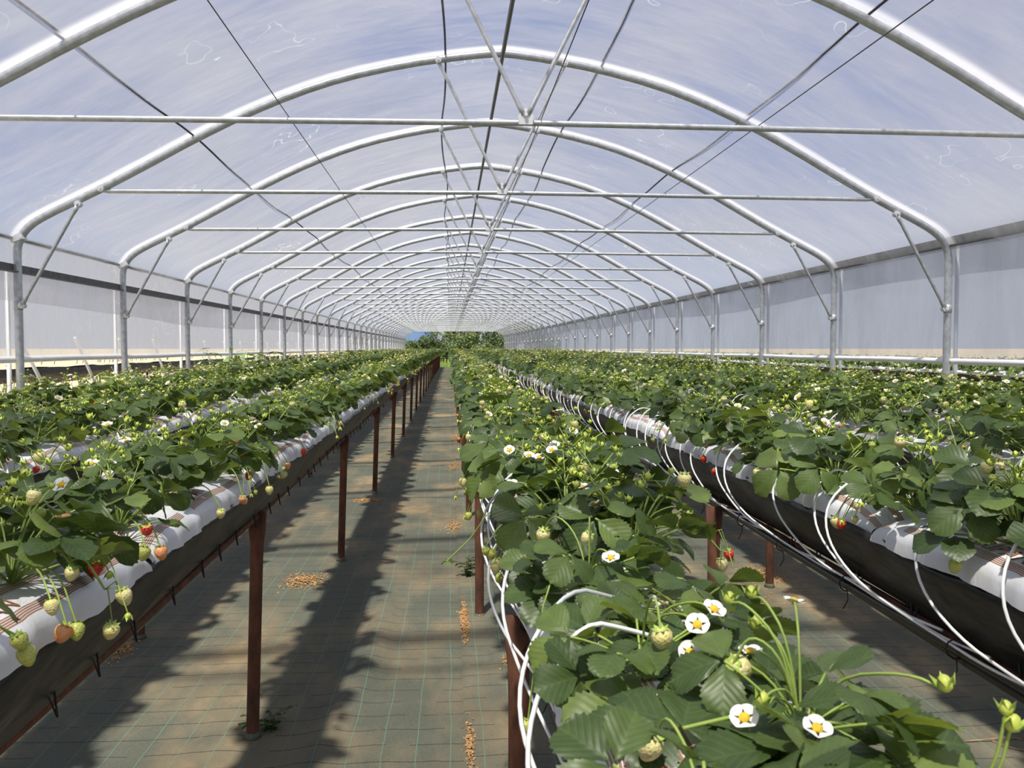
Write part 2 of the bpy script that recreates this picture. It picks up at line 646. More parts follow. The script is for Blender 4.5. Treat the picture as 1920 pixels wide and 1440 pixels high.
def floor_z(x, y):
    hz = np.where((y > 0) & (y < 66), .10 * np.sin(PI * y / 66), 0.0)
    z = hz + .010 * wave_noise(x, y * .6, 11, 7, .5, 3.0) + .012
    # a fold in the cloth running off the first leg, and the overlap seam right of the aisle
    d = (x + .60) - .22 * np.sin((y - 2.6) * .9)
    z = z + .030 * np.exp(-(d / .07) ** 2) * np.exp(-((y - 4.1) / 1.3) ** 2)
    z = z + .010 * (x > .055) * (x < 1.6)
    return z


ys = np.concatenate([np.arange(-1.5, 14, .09), np.arange(14, YEND + .3, .4)])
fl = ob('floor', grid_mesh('floor', np.concatenate([np.arange(-3.9, -1.2, .15), np.arange(-1.2, .05, .05), [.05, .056], np.arange(.1, 1.8, .1), np.arange(1.8, 4.9, .2)]),
                           ys, lambda x, y: (x, y, floor_z(x, y)), [M['mat']]))
tag(fl, 'grey-green woven ground cover with green threads between the growing tables', 'floor', kind='structure')

gm = MB()
gm.add([(-900, -6, -.04), (900, -6, -.04), (900, 1200, -.04), (-900, 1200, -.04)], [(0, 1, 2, 3)], 0)
gm.add([(-14, 66.6, -.03), (15, 66.6, -.03), (60, 560, -.03), (-60, 560, -.03)], [(0, 1, 2, 3)], 1)
gm.add([(5.0, -5, -.02), (14, -5, -.02), (14, 66, -.02), (5.0, 66, -.02)], [(0, 1, 2, 3)], 2)
gr = ob('ground', gm.mesh('ground', [M['soil'], M['meadow'], M['mat']], False))
tag(gr, 'pale sandy soil and meadow outside the tunnel', 'ground', kind='structure')


# ------------------------------------------------------------------ polythene roof, curtains and gable
PROF = [(3.91, 2.25), (3.905, 2.34), (3.87, 2.43), (3.80, 2.51), (3.68, 2.585), (3.44, 2.705), (3.23, 2.81), (2.9, 2.99), (2.5, 3.215), (2.1, 3.42),
        (1.7, 3.595), (1.3, 3.735), (.8, 3.855), (.4, 3.92), (.12, 3.955), (0, 3.962)]


def smooth_path(p, it=2):
    for _ in range(it):
        q = [p[0]]
        for a, b_ in zip(p[:-1], p[1:]):
            q += [tuple(a[i] * .75 + b_[i] * .25 for i in range(len(a))), tuple(a[i] * .25 + b_[i] * .75 for i in range(len(a)))]
        q.append(p[-1])
        p = q
    return p


half = smooth_path(PROF, 1)
arch = [(-u_, z_) for u_, z_ in half] + [(u_, z_) for u_, z_ in half[::-1][1:]]       # left to right, u about the centre line


def arch_pts(z0=-.06):
    return [(XC - 3.91, 0, z0), (XC - 3.91, 0, 1.2)] + [(XC + u_, 0, z_) for u_, z_ in arch] + [(XC + 3.91, 0, 1.2), (XC + 3.91, 0, z0)]


# film cross-section from the left purlin over the ridge to the right rail
fsec = [(u_, z_) for u_, z_ in arch if z_ > 2.36]
fx = np.array([k[0] for k in fsec])
fz = np.array([k[1] for k in fsec])
dx, dz = np.gradient(fx), np.gradient(fz)
ln = np.hypot(dx, dz)
fnx, fnz = -dz / ln, dx / ln


def roof(off, sag):
    ss = np.linspace(0, len(fsec) - 1, 110)
    yy = np.arange(HOOPS[0], HOOPS[-1] + .01, BAY / 8)

    def fn(sv, y):
        X = np.interp(sv, range(len(fsec)), fx)
        Z = np.interp(sv, range(len(fsec)), fz)
        NX = np.interp(sv, range(len(fsec)), fnx)
        NZ = np.interp(sv, range(len(fsec)), fnz)
        ph = np.sin(PI * (y - HOOPS[0]) / BAY) ** 2
        d = off - sag * ph + .012 * ph * wave_noise(sv * .35, y, 31, 8, .3, 2.4) + .020 * ph * wave_noise(sv * .10, y * .5, 7, 5, .3, 1.3)
        return XC + X + NX * d, y, Z + NZ * d
    return grid_mesh('roof_film', ss, yy, fn, [M['film']])


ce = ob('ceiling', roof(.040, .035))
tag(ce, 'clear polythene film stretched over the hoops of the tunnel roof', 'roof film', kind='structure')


def curtain(name, x0, ztop, zbot, sgn, seed, label, flap):
    yy = np.arange(HOOPS[0], HOOPS[-1] + .01, .16)
    zz = np.linspace(zbot, ztop, 16)

    def fn(z, y):
        k = (ztop - z) / (ztop - zbot)
        w = .020 * k * wave_noise(y + z * .5, z * .6, seed, 7, .25, 2.2) + .006 * wave_noise(y + .8 * z, z, seed + 1, 6, 1.0, 4)
        return x0 + w, y, z
    o = ob(name, grid_mesh(name, zz, yy, fn, [M['curtain']]))
    tag(o, label, 'side curtain', kind='structure')
    mb = MB()
    mb.tube([(x0, y, zbot - .012 + .004 * math.sin(y * 1.7)) for y in np.arange(HOOPS[0], HOOPS[-1] + .1, 1.1)], .026, 8)
    ob('hem_roll', mb.mesh('hem_roll', [M['hem']]), o)
    zt = flap
    z2 = np.linspace(0, 1, 5)

    def fn2(t, y):
        low = zt - .30 - .06 * wave_noise(y * .35, y * 0, seed + 5, 6, .3, 2) - .04 * np.sin(y * .6)
        return x0 - sgn * (.02 + .012 * t * np.sin(y * 3.1 + seed)), y, zt + (low - zt) * t
    fo = ob('film_flap', grid_mesh('film_flap', z2, yy, fn2, [M['curtain']]), o)
    return o


curtain('wall_left', XC - 3.965, 2.39, 1.435, -1, 51, 'polythene side curtain with a white rolled hem along the left posts', 2.15)
curtain('wall_right', XC + 3.955, 2.46, 1.415, 1, 61, 'polythene side curtain with a grey rolled hem along the right posts', 2.40)

gv = [(XC + u_ * .99, HOOPS[-1], z_) for u_, z_ in arch if z_ > 2.80]
mb = MB()
mb.add(gv, [tuple(range(len(gv)))])
tag(ob('wall_back', mb.mesh('wall_back', [M['film']], False)), 'polythene gable closing the far arch above its tie bar', 'gable film', kind='structure')

# ------------------------------------------------------------------ steel hoops
hoop = bpy.data.objects.new('tunnel_hoop', None)
C.objects.link(hoop)
mb = MB()
mb.tube(arch_pts(), .031, 12)
ob('arch_tube', mb.mesh('arch_tube', [M['galv']]), hoop)
mb = MB()
mb.tube([(-2.83, 0, 2.795), (-2.74, 0, 2.785), (XC, 0, 2.815), (3.60, 0, 2.80), (3.70, 0, 2.81)], .0175, 8)
ob('tie_bar', mb.mesh('tie_bar', [M['galv']]), hoop)
for sx in (-1, 1):
    mb = MB()
    top = Vector((XC + sx * .525, -.02, 3.875))
    bot = Vector((XC + sx * .012, -.02, 2.855))
    d = (top - bot).normalized()
    mb.tube([bot, bot + d * .05, bot + d * .09, top - d * .09, top - d * .05, top], [.017, .016, .0135, .0135, .016, .017], 8)
    ob('strut', mb.mesh('strut', [M['galv']]), hoop)
    mb = MB()
    top = Vector((XC + sx * 3.415, -.035, 2.665))
    bot = Vector((XC + sx * 3.865, -.035, 1.865))
    d = (top - bot).normalized()
    mb.tube([bot, bot + d * .05, bot + d * .09, top - d * .09, top - d * .05, top], [.021, .019, .015, .015, .019, .021], 8)
    ob('knee_brace', mb.mesh('knee_brace', [M['galv']]), hoop)
    for px, pz in ((3.415, 2.675), (3.868, 1.86), (3.235, 2.80), (.525, 3.885)):
        mb = MB()
        mb.tube([(XC + sx * px, -.050, pz), (XC + sx * px, .0, pz)], .026, 10)
        mb.tube([(XC + sx * px, -.060, pz), (XC + sx * px, -.045, pz)], .011, 6)
        ob('bolted_eye', mb.mesh('bolted_eye', [M['zinc_white']], False), hoop)
    mb = MB()
    mb.tube([(XC + sx * 3.91, 0, 1.825), (XC + sx * 3.91, 0, 1.895)], .034, 12)
    ob('clamp_band', mb.mesh('clamp_band', [M['galv']]), hoop)
    mb = MB()
    mb.tube([(XC + sx * 4.01, .03, -.05), (XC + sx * 4.01, .03, 2.14 if sx < 0 else 2.42)], .019, 8)
    ob('outer_post', mb.mesh('outer_post', [M['zinc_white']]), hoop)
for dy in (.45, 1.55):
    mb = MB()
    mb.tube([(XC - 4.14, dy, 1.62), (XC - 4.14, dy + 1.55, .02)], .017, 6)
    ob('prop_bar', mb.mesh('prop_bar', [M['zinc_white']]), hoop)
mb = MB()
mb.add([(XC - .04, -.028, 2.80), (XC + .04, -.028, 2.80), (XC + .045, -.028, 2.85), (XC, -.028, 2.895), (XC - .045, -.028, 2.85)] +
       [(XC - .04, .0, 2.80), (XC + .04, .0, 2.80), (XC + .045, .0, 2.85), (XC, .0, 2.895), (XC - .045, .0, 2.85)],
       [(0, 1, 2, 3, 4), (9, 8, 7, 6, 5)] + [(i, i + 5, (i + 1) % 5 + 5, (i + 1) % 5) for i in range(5)])
mb.tube([(XC, -.045, 2.853), (XC, -.02, 2.853)], .011, 6)
ob('centre_plate', mb.mesh('centre_plate', [M['zinc_white']], False), hoop)
mb = MB()
mb.box((XC - 3.895, -.01, 2.40), (.10, .075, .05), rot=Euler((0, -.35, 0)).to_matrix())
mb.tube([(XC - 3.86, -.052, 2.405), (XC - 3.86, -.03, 2.405)], .012, 6)
ob('purlin_clamp', mb.mesh('purlin_clamp', [M['zinc_white']], False), hoop)

shown = [y for y in HOOPS if y > 1]
k_lab = 0
for i, y in enumerate(HOOPS):
    h = hoop if i == 0 else copy_tree(hoop)
    h.location = (0, y, 0)
    if y < 4:
        lab = 'galvanised hoop closest before the first hoop in view, above the picture' if y > 2.5 else ('galvanised hoop overhead of the camera, above the picture' if y > 0 else 'galvanised hoop behind the camera')
    else:
        k_lab += 1
        lab = 'galvanised steel hoop with tie bar and braces, %s hoop in view' % ordinal(k_lab)
        if y == HOOPS[-1]:
            lab = 'last galvanised steel hoop framing the trees at the far end'
    tag(h, lab, 'tunnel hoop', 'steel hoops carrying the tunnel roof')


def long_tube(name, x, z, r, mat, label, cat, y0=None, y1=None, sagf=None, group=None, step=BAY / 4):
    mb = MB()
    y0 = HOOPS[0] if y0 is None else y0
    y1 = HOOPS[-1] if y1 is None else y1
    pts = [(x, y, z - (sagf(y) if sagf else 0)) for y in np.arange(y0, y1 + .01, step)]
    mb.tube(pts, r, 6)
    return tag(ob(name, mb.mesh(name, [mat])), label, cat, group)


long_tube('ridge_pipe', XC, 3.905, .017, M['ridge'], 'dark ridge pipe running under the peak of every hoop', 'pipe')
long_tube('purlin_pipe', XC - 3.94, 2.405, .021, M['galv'], 'galvanised purlin pipe clamped to the bends of the left posts', 'pipe')
mb = MB()
mb.box((XC - 3.945, (HOOPS[0] + HOOPS[-1]) / 2, 2.165), (.03, HOOPS[-1] - HOOPS[0], .055))
mb.box((XC - 3.915, (HOOPS[0] + HOOPS[-1]) / 2, 2.130), (.05, HOOPS[-1] - HOOPS[0], .012))
tag(ob('film_rail', mb.mesh('film_rail', [M['galv_dark']], False)), 'dark steel film rail below the purlin on the left posts', 'rail')
mb = MB()
mb.box((XC + 3.952, (HOOPS[0] + HOOPS[-1]) / 2, 2.45), (.03, HOOPS[-1] - HOOPS[0], .085))
mb.box((XC + 3.925, (HOOPS[0] + HOOPS[-1]) / 2, 2.408), (.05, HOOPS[-1] - HOOPS[0], .012))
tag(ob('film_rail', mb.mesh('film_rail', [M['galv_dark']], False)), 'dark steel film rail along the eaves of the right posts', 'rail')

# straps lying on the film, dipping between hoops
for x, lab in ((-2.08, 'leftmost dark strap lying along the top of the roof film'), (-.05, 'dark strap on the roof film just left of the ridge'),
               (1.24, 'dark strap on the roof film just right of the ridge'), (2.48, 'rightmost dark strap lying along the top of the roof film')):
    zt = float(np.interp(x - XC, fx, fz))
    j = int(np.argmin(abs(fx - (x - XC))))
    mb = MB()
    pts = []
    for y in np.arange(HOOPS[0], HOOPS[-1] + .01, BAY / 8):
        d = .052 - .035 * math.sin(PI * (y - HOOPS[0]) / BAY) ** 2
        pts.append((x + fnx[j] * d + .03 * math.sin(y * 1.1), y, zt + fnz[j] * d))
    mb.tube(pts, .009, 5)
    tag(ob('film_strap', mb.mesh('film_strap', [M['strap']])), lab, 'strap', 'straps lying on the roof film')
for x, lab in ((-.91, 'thin wire strung along the tie bars left of the ridge'), (.53, 'thin wire strung along the tie bars beside the centre plates'),
               (1.83, 'thin wire strung along the tie bars right of the ridge')):
    long_tube('support_wire', x, 2.835, .0028, M['wire'], lab, 'wire', group='wires along the tie bars')

# ------------------------------------------------------------------ growing tables
ZB, ZT = .872, 1.055           # trough bottom and rim
HWB, HWT = .065, .142
BAGZ = 1.035
TABLES = [  # key, centre x, leg x, first leg y, words
    ('C', -2.52, -2.45, 2.0, 'third table left of the aisle'),
    ('B', -1.66, -1.59, 1.74, 'second table left of the aisle'),
    ('A', -.785, -.76, .59, 'first table left of the aisle'),
    ('D', .285, .16, 1.95, 'first table right of the aisle'),
    ('E', 1.175, 1.035, .57, 'second table right of the aisle'),
    ('F', 2.10, 1.98, 2.4, 'third table right of the aisle'),
    ('G', 2.97, 2.86, 1.6, 'fourth table right of the aisle'),
    ('H', 3.72, 3.62, 2.2, 'fifth table right of the aisle'),
]
mb = MB()
pr, fl_ = [], []
zs = [(-.06, 1), (.68, 1), (.76, 1.05), (.81, 1.3), (.882, 1.38)]
n = 12
vs, fs = [], []
for z, w in zs:
    for j in range(n):
        a = 2 * PI * j / n
        vs.append((.0245 * w * math.cos(a), .0245 * (1.0 if w < 1.02 else (.75 if w < 1.2 else .30)) * math.sin(a), z))
for i in range(len(zs) - 1):
    for j in range(n):
        q, q2 = i * n + j, i * n + (j + 1) % n
        fs.append((q, q2, q2 + n, q + n))
fs.append(tuple((len(zs) - 1) * n + j for j in range(n)))
mb.add(vs, fs)
LEG = mb.mesh('leg', [M['rust']])
mb = MB()
mb.tube([(0, 0, .004), (0, 0, .03)], [.034, .027], 10)
COLLAR = mb.mesh('foot_collar', [M['mat']])
# clip hooking the liner to the rail
mb = MB()
mb.tube([(0, -.012, .03), (.004, 0, 0), (.008, .012, -.03), (.0, .02, .02)], .0022, 4)
CLIP = mb.mesh('liner_clip', [M['tie']])


def trough_mesh(cx, y0, y1, key):
    ysz = np.concatenate([np.arange(y0, 12, .12), np.arange(12, y1 + .01, .8)])
    r = np.random.RandomState(ord(key))
    ph = r.rand(8) * 6.28
    vs, fs = [], []
    for y in ysz:
        g = hump(y)
        sag = .008 * math.sin(y * 2.4 + ph[0])
        w1 = .008 * math.sin(y * 7 + ph[1]) + .006 * math.sin(y * 17 + ph[2])
        w2 = .008 * math.sin(y * 6 + ph[3]) + .006 * math.sin(y * 15 + ph[4])
        rim = .006 * math.sin(y * 9 + ph[5])
        sec = [(-HWT + .02, ZT - .03), (-HWT - .006, ZT + rim), (-HWT - .002, ZT - .03 + rim), (-(HWT + HWB) / 2 - .012 + w1, (ZT + ZB) / 2), (-HWB - .004, ZB + .012 + sag),
               (-HWB + .02, ZB + sag), (HWB - .02, ZB + sag), (HWB + .004, ZB + .012 + sag), ((HWT + HWB) / 2 + .012 + w2, (ZT + ZB) / 2), (HWT + .002, ZT - .03 + rim),
               (HWT + .006, ZT + rim), (HWT - .02, ZT - .03)]
        vs += [(cx + x, y, z + g) for x, z in sec]
    k = 12
    for i in range(len(ysz) - 1):
        for j in range(k - 1):
            q = i * k + j
            fs.append((q, q + k, q + k + 1, q + 1))
    mb = MB()
    mb.add(vs, fs)
    return mb.mesh('trough_liner', [M['liner']])


def table(key, cx, lx, l0, words, y0=-1.2, y1=65.3, legs=True, dz=0.0, extra=''):
    t = bpy.data.objects.new('growing_table', None)
    C.objects.link(t)
    t.location = (0, 0, dz)
    tag(t, 'black-lined growing table on rusty legs, %s' % words, 'growing table', 'growing tables in the tunnel')
    ob('trough_liner', trough_mesh(cx, y0, y1, key), t)
    yy = np.arange(y0, y1 + .01, .6)
    for sx in (-1, 1):
        mb = MB()
        mb.tube([(cx + sx * (HWB - .012), y, ZB - .008 + hump(y)) for y in yy], .011, 6)
        ob('side_rail', mb.mesh('side_rail', [M['rust']]), t)
    sx = 1 if cx < 0 else -1
    mb = MB()
    mb.tube([(cx + sx * ((HWB + .014 if cx > 0 else .002) + .004 * math.sin(y * 1.3)), y, ZB - (.020 if cx > 0 else .050) + hump(y) + .007 * math.sin(y * 2.37 + cx)) for y in np.arange(y0, y1, .35)], .0135, 7)
    ob('drain_pipe', mb.mesh('drain_pipe', [M['black']]), t)
    k = 0
    y = l0
    while y < y1:
        if y > y0:
            lg = ob('leg', LEG, t, (lx, y, hump(y)), (0, .035 if cx < 0 else 0, 0))
            ob('foot_collar', COLLAR, lg, (0, 0, .004))
            k += 1
        y += 2.65
    if key in 'ADE':
        y = 1.0
        while y < 8:
            ob('liner_clip', CLIP, t, (cx + sx * (HWB + .012), y, ZB + .012 + hump(y)), (0, 0, 0 if sx > 0 else PI))
            y += .23 + .05 * math.sin(y * 7)
    return t


tables = {}
for tb in TABLES:
    tables[tb[0]] = table(*tb)

# ------------------------------------------------------------------ grow bags
BL, BW, BH = 1.0, .150, .088


def bag_xyz(c, y, seed_ph):
    """c in -1..1 across the upper surface, y along. Pillow with gathered ends."""
    e_ = max(0.0, 1 - abs(2 * y / BL) ** 7) ** .5
    a = math.asin(max(-1, min(1, c)))
    th = c * PI / 2
    wx = math.copysign(abs(math.sin(th)) ** .85, c)
    hz = max(0.0, math.cos(th)) ** .55
    wr = .0035 * math.sin(y * 46 + seed_ph + c * 2) * abs(c) ** 2 + .0025 * math.sin(y * 83 + 2 * seed_ph) * abs(c)
    x = BW * wx * (.90 + .10 * e_) + wr * (1 if c > 0 else -1)
    z = BH * (.12 + .88 * e_) * (.12 + .88 * hz) + .004 * math.sin(y * 13 + seed_ph) * e_
    return x, z


def bag_mesh(ph):
    vs, fs, uvs = [], [], []
    ny, nc = 40, 22
    for i in range(ny + 1):
        y = -BL / 2 + BL * i / ny
        for j in range(nc + 1):
            c = -1 + 2 * j / nc
            x, z = bag_xyz(c, y * .985, ph)
            vs.append((x, y * .985, z))
            uvs.append((y, c * .18))
    for i in range(ny):
        for j in range(nc):
            q = i * (nc + 1) + j
            fs.append((q, q + 1, q + nc + 2, q + nc + 1))
    # underside and end flaps
    b0 = len(vs)
    for y in (-BL / 2 * .985, BL / 2 * .985):
        vs += [(-BW * .85, y, .0), (BW * .85, y, .0)]
        uvs += [(0, 0)] * 2
    fs.append((b0, b0 + 2, b0 + 3, b0 + 1))
    mb = MB()
    mb.add(vs, fs, 0, uvs)
    return mb.mesh('grow_bag', [M['bag']], True, True)


BAGS = [bag_mesh(p) for p in (.3, 1.9, 4.1)]

# lettering printed on the bag, shaped to its surface
tcv = bpy.data.curves.new('lettering', 'FONT')
tcv.body = 'GRIPAN'
tcv.size = .052
tcv.space_character = 1.05
tcv.shear = .25
tob = bpy.data.objects.new('lettering', tcv)
C.objects.link(tob)
bpy.context.view_layer.update()
tme = bpy.data.meshes.new_from_object(tob.evaluated_get(bpy.context.evaluated_depsgraph_get()))
bpy.data.objects.remove(tob)


def lettering(side, y_at, ph):
    """side -1: reads from the -x side (runs towards -y); +1 the other way."""
    me = tme.copy()
    for v_ in me.vertices:
        across = .090 - v_.co.y      # distance from the ridge, metres along the skin
        c = side * across / .18
        y = y_at + (-v_.co.x if side < 0 else v_.co.x)
        x, z = bag_xyz(c, y, ph)
        v_.co = (x + side * .0015, y, z + .0018)
    me.materials.clear()
    me.materials.append(M['ink'])
    me.name = 'lettering'
    return me


LETT = [(lettering(-1, .17, p), lettering(1, -.17, p)) for p in (.3, 1.9, 4.1)]
rb = random.Random(3)
bag_rest = MB()
BAGV = [BAGS[i] for i in range(3)]
lo = MB()
for i in range(7):
    y = -BL / 2 + BL * i / 6
    for j in range(7):
        c = -1 + j / 3
        x, z = bag_xyz(c, y * .96, 1.)
        lo.v.append((x, y * .985, z))
for i in range(6):
    for j in range(6):
        q = i * 7 + j
        lo.f.append((q, q + 1, q + 8, q + 7))
n_bags = 0
for key, cx, lx, l0, words in TABLES:
    y = -.7 + rb.random() * .4
    k = 0
    lim = 30 if key in 'ADE' else 24
    while y < 65:
        z = BAGZ + hump(y)
        in_view = y > (abs(cx) / .62 if key != 'D' else .6) - .5
        if y < lim and in_view:
            vi = rb.randrange(3)
            o = ob('grow_bag', BAGV[vi], None, (cx + rb.uniform(-.008, .008), y, z), (0, 0, rb.uniform(-.015, .015)))
            k += 1
            n_bags += 1
            tag(o, '%s-nearest white grow bag with brown print on the %s' % (ordinal(k), words), 'grow bag', 'white grow bags on the tables')
            if y < 12:
                ob('lettering', LETT[vi][0], o)
                ob('lettering', LETT[vi][1], o)
        else:
            bag_rest.add([(p[0] + cx, p[1] + y, p[2] + z) for p in lo.v], lo.f, 0, [(0, 0)] * len(lo.v))
        y += 1.012
o = ob('grow_bags', bag_rest.mesh('grow_bags', [simple('white_bag_far', (.72, .73, .75), .4)]))
tag(o, 'rows of white grow bags in the far distance on all the tables', 'grow bags', kind='stuff')

# ------------------------------------------------------------------ strawberry plants: leaf, flower, berry, truss
T_W = ([0, .10, .28, .48, .68, .84, .94, 1.0], [.05, .26, .64, .90, 1.0, .86, .58, .30])


def leaflet(L_, W_, nr, nc, fold, curl, ser, wav, ph=0.0):
    vs, fs, uvs = [], [], []
    for i in range(nr + 1):
        t = i / nr
        w = float(np.interp(t, *T_W)) * W_
        for j in range(nc):
            s = -1 + 2 * j / (nc - 1)
            x = s * w
            y = t * L_
            if abs(s) > .99 and ser:
                if i % 2:
                    x *= 1 - ser
                    y -= .008 * L_
                else:
                    x *= 1 + ser * .5
                    y += .022 * L_
            if i == nr and ser:
                y -= abs(s) * .05 * L_ - (.03 * L_ if abs(s) < .01 else 0)
            z = fold * abs(x) - curl * L_ * t * t - .5 * curl * abs(s) ** 2 * w + wav * L_ * math.sin(7 * t + 2.5 * s + ph) * abs(s)
            vs.append((x, y, z))
            uvs.append((.5 + .5 * s * w / W_, t))
    for i in range(nr):
        for j in range(nc - 1):
            q = i * nc + j
            fs.append((q, q + 1, q + 1 + nc, q + nc))
    return vs, fs, uvs


rl = random.Random(12)
NV = 9
LEAFSPEC = []
for k in range(NV):
    el0 = math.radians([78, 66, 52, 40, 30, 70, 58, 22, 46][k])
    ln_ = [.142, .138, .14, .13, .122, .112, .104, .108, .085][k]
    LEAFSPEC.append(dict(el=el0, ln=ln_, pitch=math.radians(rl.uniform(-48, 22)), L=rl.uniform(.055, .072), roll=rl.uniform(-.65, .65),
                         fold=rl.uniform(.15, .45), curl=rl.uniform(.10, .38), spread=rl.uniform(68, 88), ph=rl.random() * 6))


def leaf_frames(sp):
    """petiole points and the three leaflet matrices, in a frame whose +y points outward."""
    pts = []
    y = z = 0.0
    n_ = 6
    for i in range(n_ + 1):
        pts.append((0, y, z))
        a = sp['el'] * (1 - .45 * i / n_)
        y += math.cos(a) * sp['ln'] / n_
        z += math.sin(a) * sp['ln'] / n_
    tip = Vector(pts[-1])
    base = Matrix.Translation(tip) @ Matrix.Rotation(sp['pitch'], 4, 'X') @ Matrix.Rotation(sp['roll'], 4, 'Y')
    mats = []
    for a, s in ((0, 1.0), (sp['spread'], .92), (-sp['spread'], .92)):
        mm = base @ Matrix.Rotation(math.radians(a), 4, 'Z') @ Matrix.Rotation(math.radians(-4 if a == 0 else 3), 4, 'X') @ Matrix.Translation((0, .006, 0)) @ Matrix.Scale(s, 4)
        mats.append(mm)
    return pts, mats


def leaf_mb(sp, nr, nc, ser, tubeseg=4):
    mb = MB()
    pts, mats = leaf_frames(sp)
    if tubeseg:
        use = pts if tubeseg > 3 else pts[::3]
        mb.tube(use, .0019, tubeseg, 1, False)
    v, f, uv = leaflet(sp['L'], sp['L'] * .46, nr, nc, sp['fold'], sp['curl'], ser, .03, sp['ph'])
    for mm in mats:
        mb.add(v, f, 0, uv, mm)
    return mb


LEAF_MID = [leaf_mb(sp, 8, 5, .09).mesh('leaf', [M['leaf'], M['stem']], True, True) for sp in LEAFSPEC]
LEAF_LOW = [[leaf_mb(sp, 3, 3, 0, 3) for sp in LEAFSPEC], [leaf_mb(sp, 2, 3, 0, 0) for sp in LEAFSPEC]]
HERO_LEAFLET, HERO_PETIOLE = [], []
for sp in LEAFSPEC:
    v, f, uv = leaflet(sp['L'], sp['L'] * .46, 20, 9, sp['fold'], sp['curl'], .07, .03, sp['ph'])
    HERO_LEAFLET.append(MB().add(v, f, 0, uv).mesh('leaflet', [M['leaf']], True, True))
    HERO_PETIOLE.append(MB().tube(leaf_frames(sp)[0], .0021, 6).mesh('petiole', [M['stem']]))


def petal_geo(nseg):
    vs, fs = [(0, .004, 0)], []
    for i in range(nseg + 1):
        a = -1.25 + 2.5 * i / nseg
        vs.append((.0083 * math.sin(a) * 1.05, .0088 + .0062 * math.cos(a) * .9, .0015 + .0012 * math.cos(a * 2)))
    for i in range(nseg):
        fs.append((0, i + 2, i + 1))
    return vs, fs


def flower_mb(nseg=7, n5=5):
    mb = MB()
    v, f = petal_geo(nseg)
    for k in range(n5):
        mb.add(v, [q[::-1] for q in f], 0, None, Matrix.Rotation(2 * PI * k / n5, 4, 'Z') @ Matrix.Rotation(.18 + .06 * (k % 2), 4, 'X'))
    mb.lathe([(.0056, .0005), (.0054, .0034), (.0038, .0052), (.0010, .0060)], 8 if nseg > 3 else 5, 1)
    if nseg > 3:
        for k in range(5):
            a = 2 * PI * (k + .5) / 5
            c_, s_ = math.cos(a), math.sin(a)
            mb.add([(.002 * -s_, .002 * c_, -.001), (.002 * s_, -.002 * c_, -.001), (.0125 * c_, .0125 * s_, -.003)], [(0, 1, 2)], 2)
    return mb


def calyx(mb, mi, n=7, r=.012, z=0.0, up=.004):
    for k in range(n):
        a = 2 * PI * k / n
        c_, s_ = math.cos(a), math.sin(a)
        mb.add([(-.0032 * s_, .0032 * c_, z), (.0032 * s_, -.0032 * c_, z), (r * c_ * .6 + .003 * s_, r * s_ * .6 - .003 * c_, z + up * .3 - .001), (r * c_, r * s_, z + up),
                (r * c_ * .6 - .003 * s_, r * s_ * .6 + .003 * c_, z + up * .3 - .001)], [(0, 1, 2, 3, 4)], mi)


def berry_mb(n, prof):
    mb = MB()
    mb.lathe([(r_, -z_) for r_, z_ in prof][::-1], n, 0)
    calyx(mb, 1, 7 if n > 6 else 5, .0125, .0, .003)
    return mb


BPROF = [(.003, -.001), (.0095, .001), (.0135, .006), (.0140, .011), (.0122, .018), (.0088, .0245), (.0045, .029), (.0012, .0305)]
BPROF_LOW = [(.004, -.001), (.0135, .006), (.0125, .017), (.0055, .0275), (.001, .030)]


def bud_mb(n=6):
    mb = MB()
    mb.lathe([(.002, -.001), (.0055, .002), (.006, .006), (.0035, .010), (.0008, .0115)], n, 0)
    calyx(mb, 1, 5, .0095, .002, .010)
    return mb


FLOWER = flower_mb().mesh('flower', [M['petal'], M['pollen'], M['calyx']])
BERRY = {k: berry_mb(12, BPROF).mesh('berry', [M['berry_' + k], M['calyx']]) for k in ('green', 'pale', 'orange', 'red')}
BUD = bud_mb()
BUD_ME = BUD.mesh('flower_bud', [M['bud'], M['calyx']])


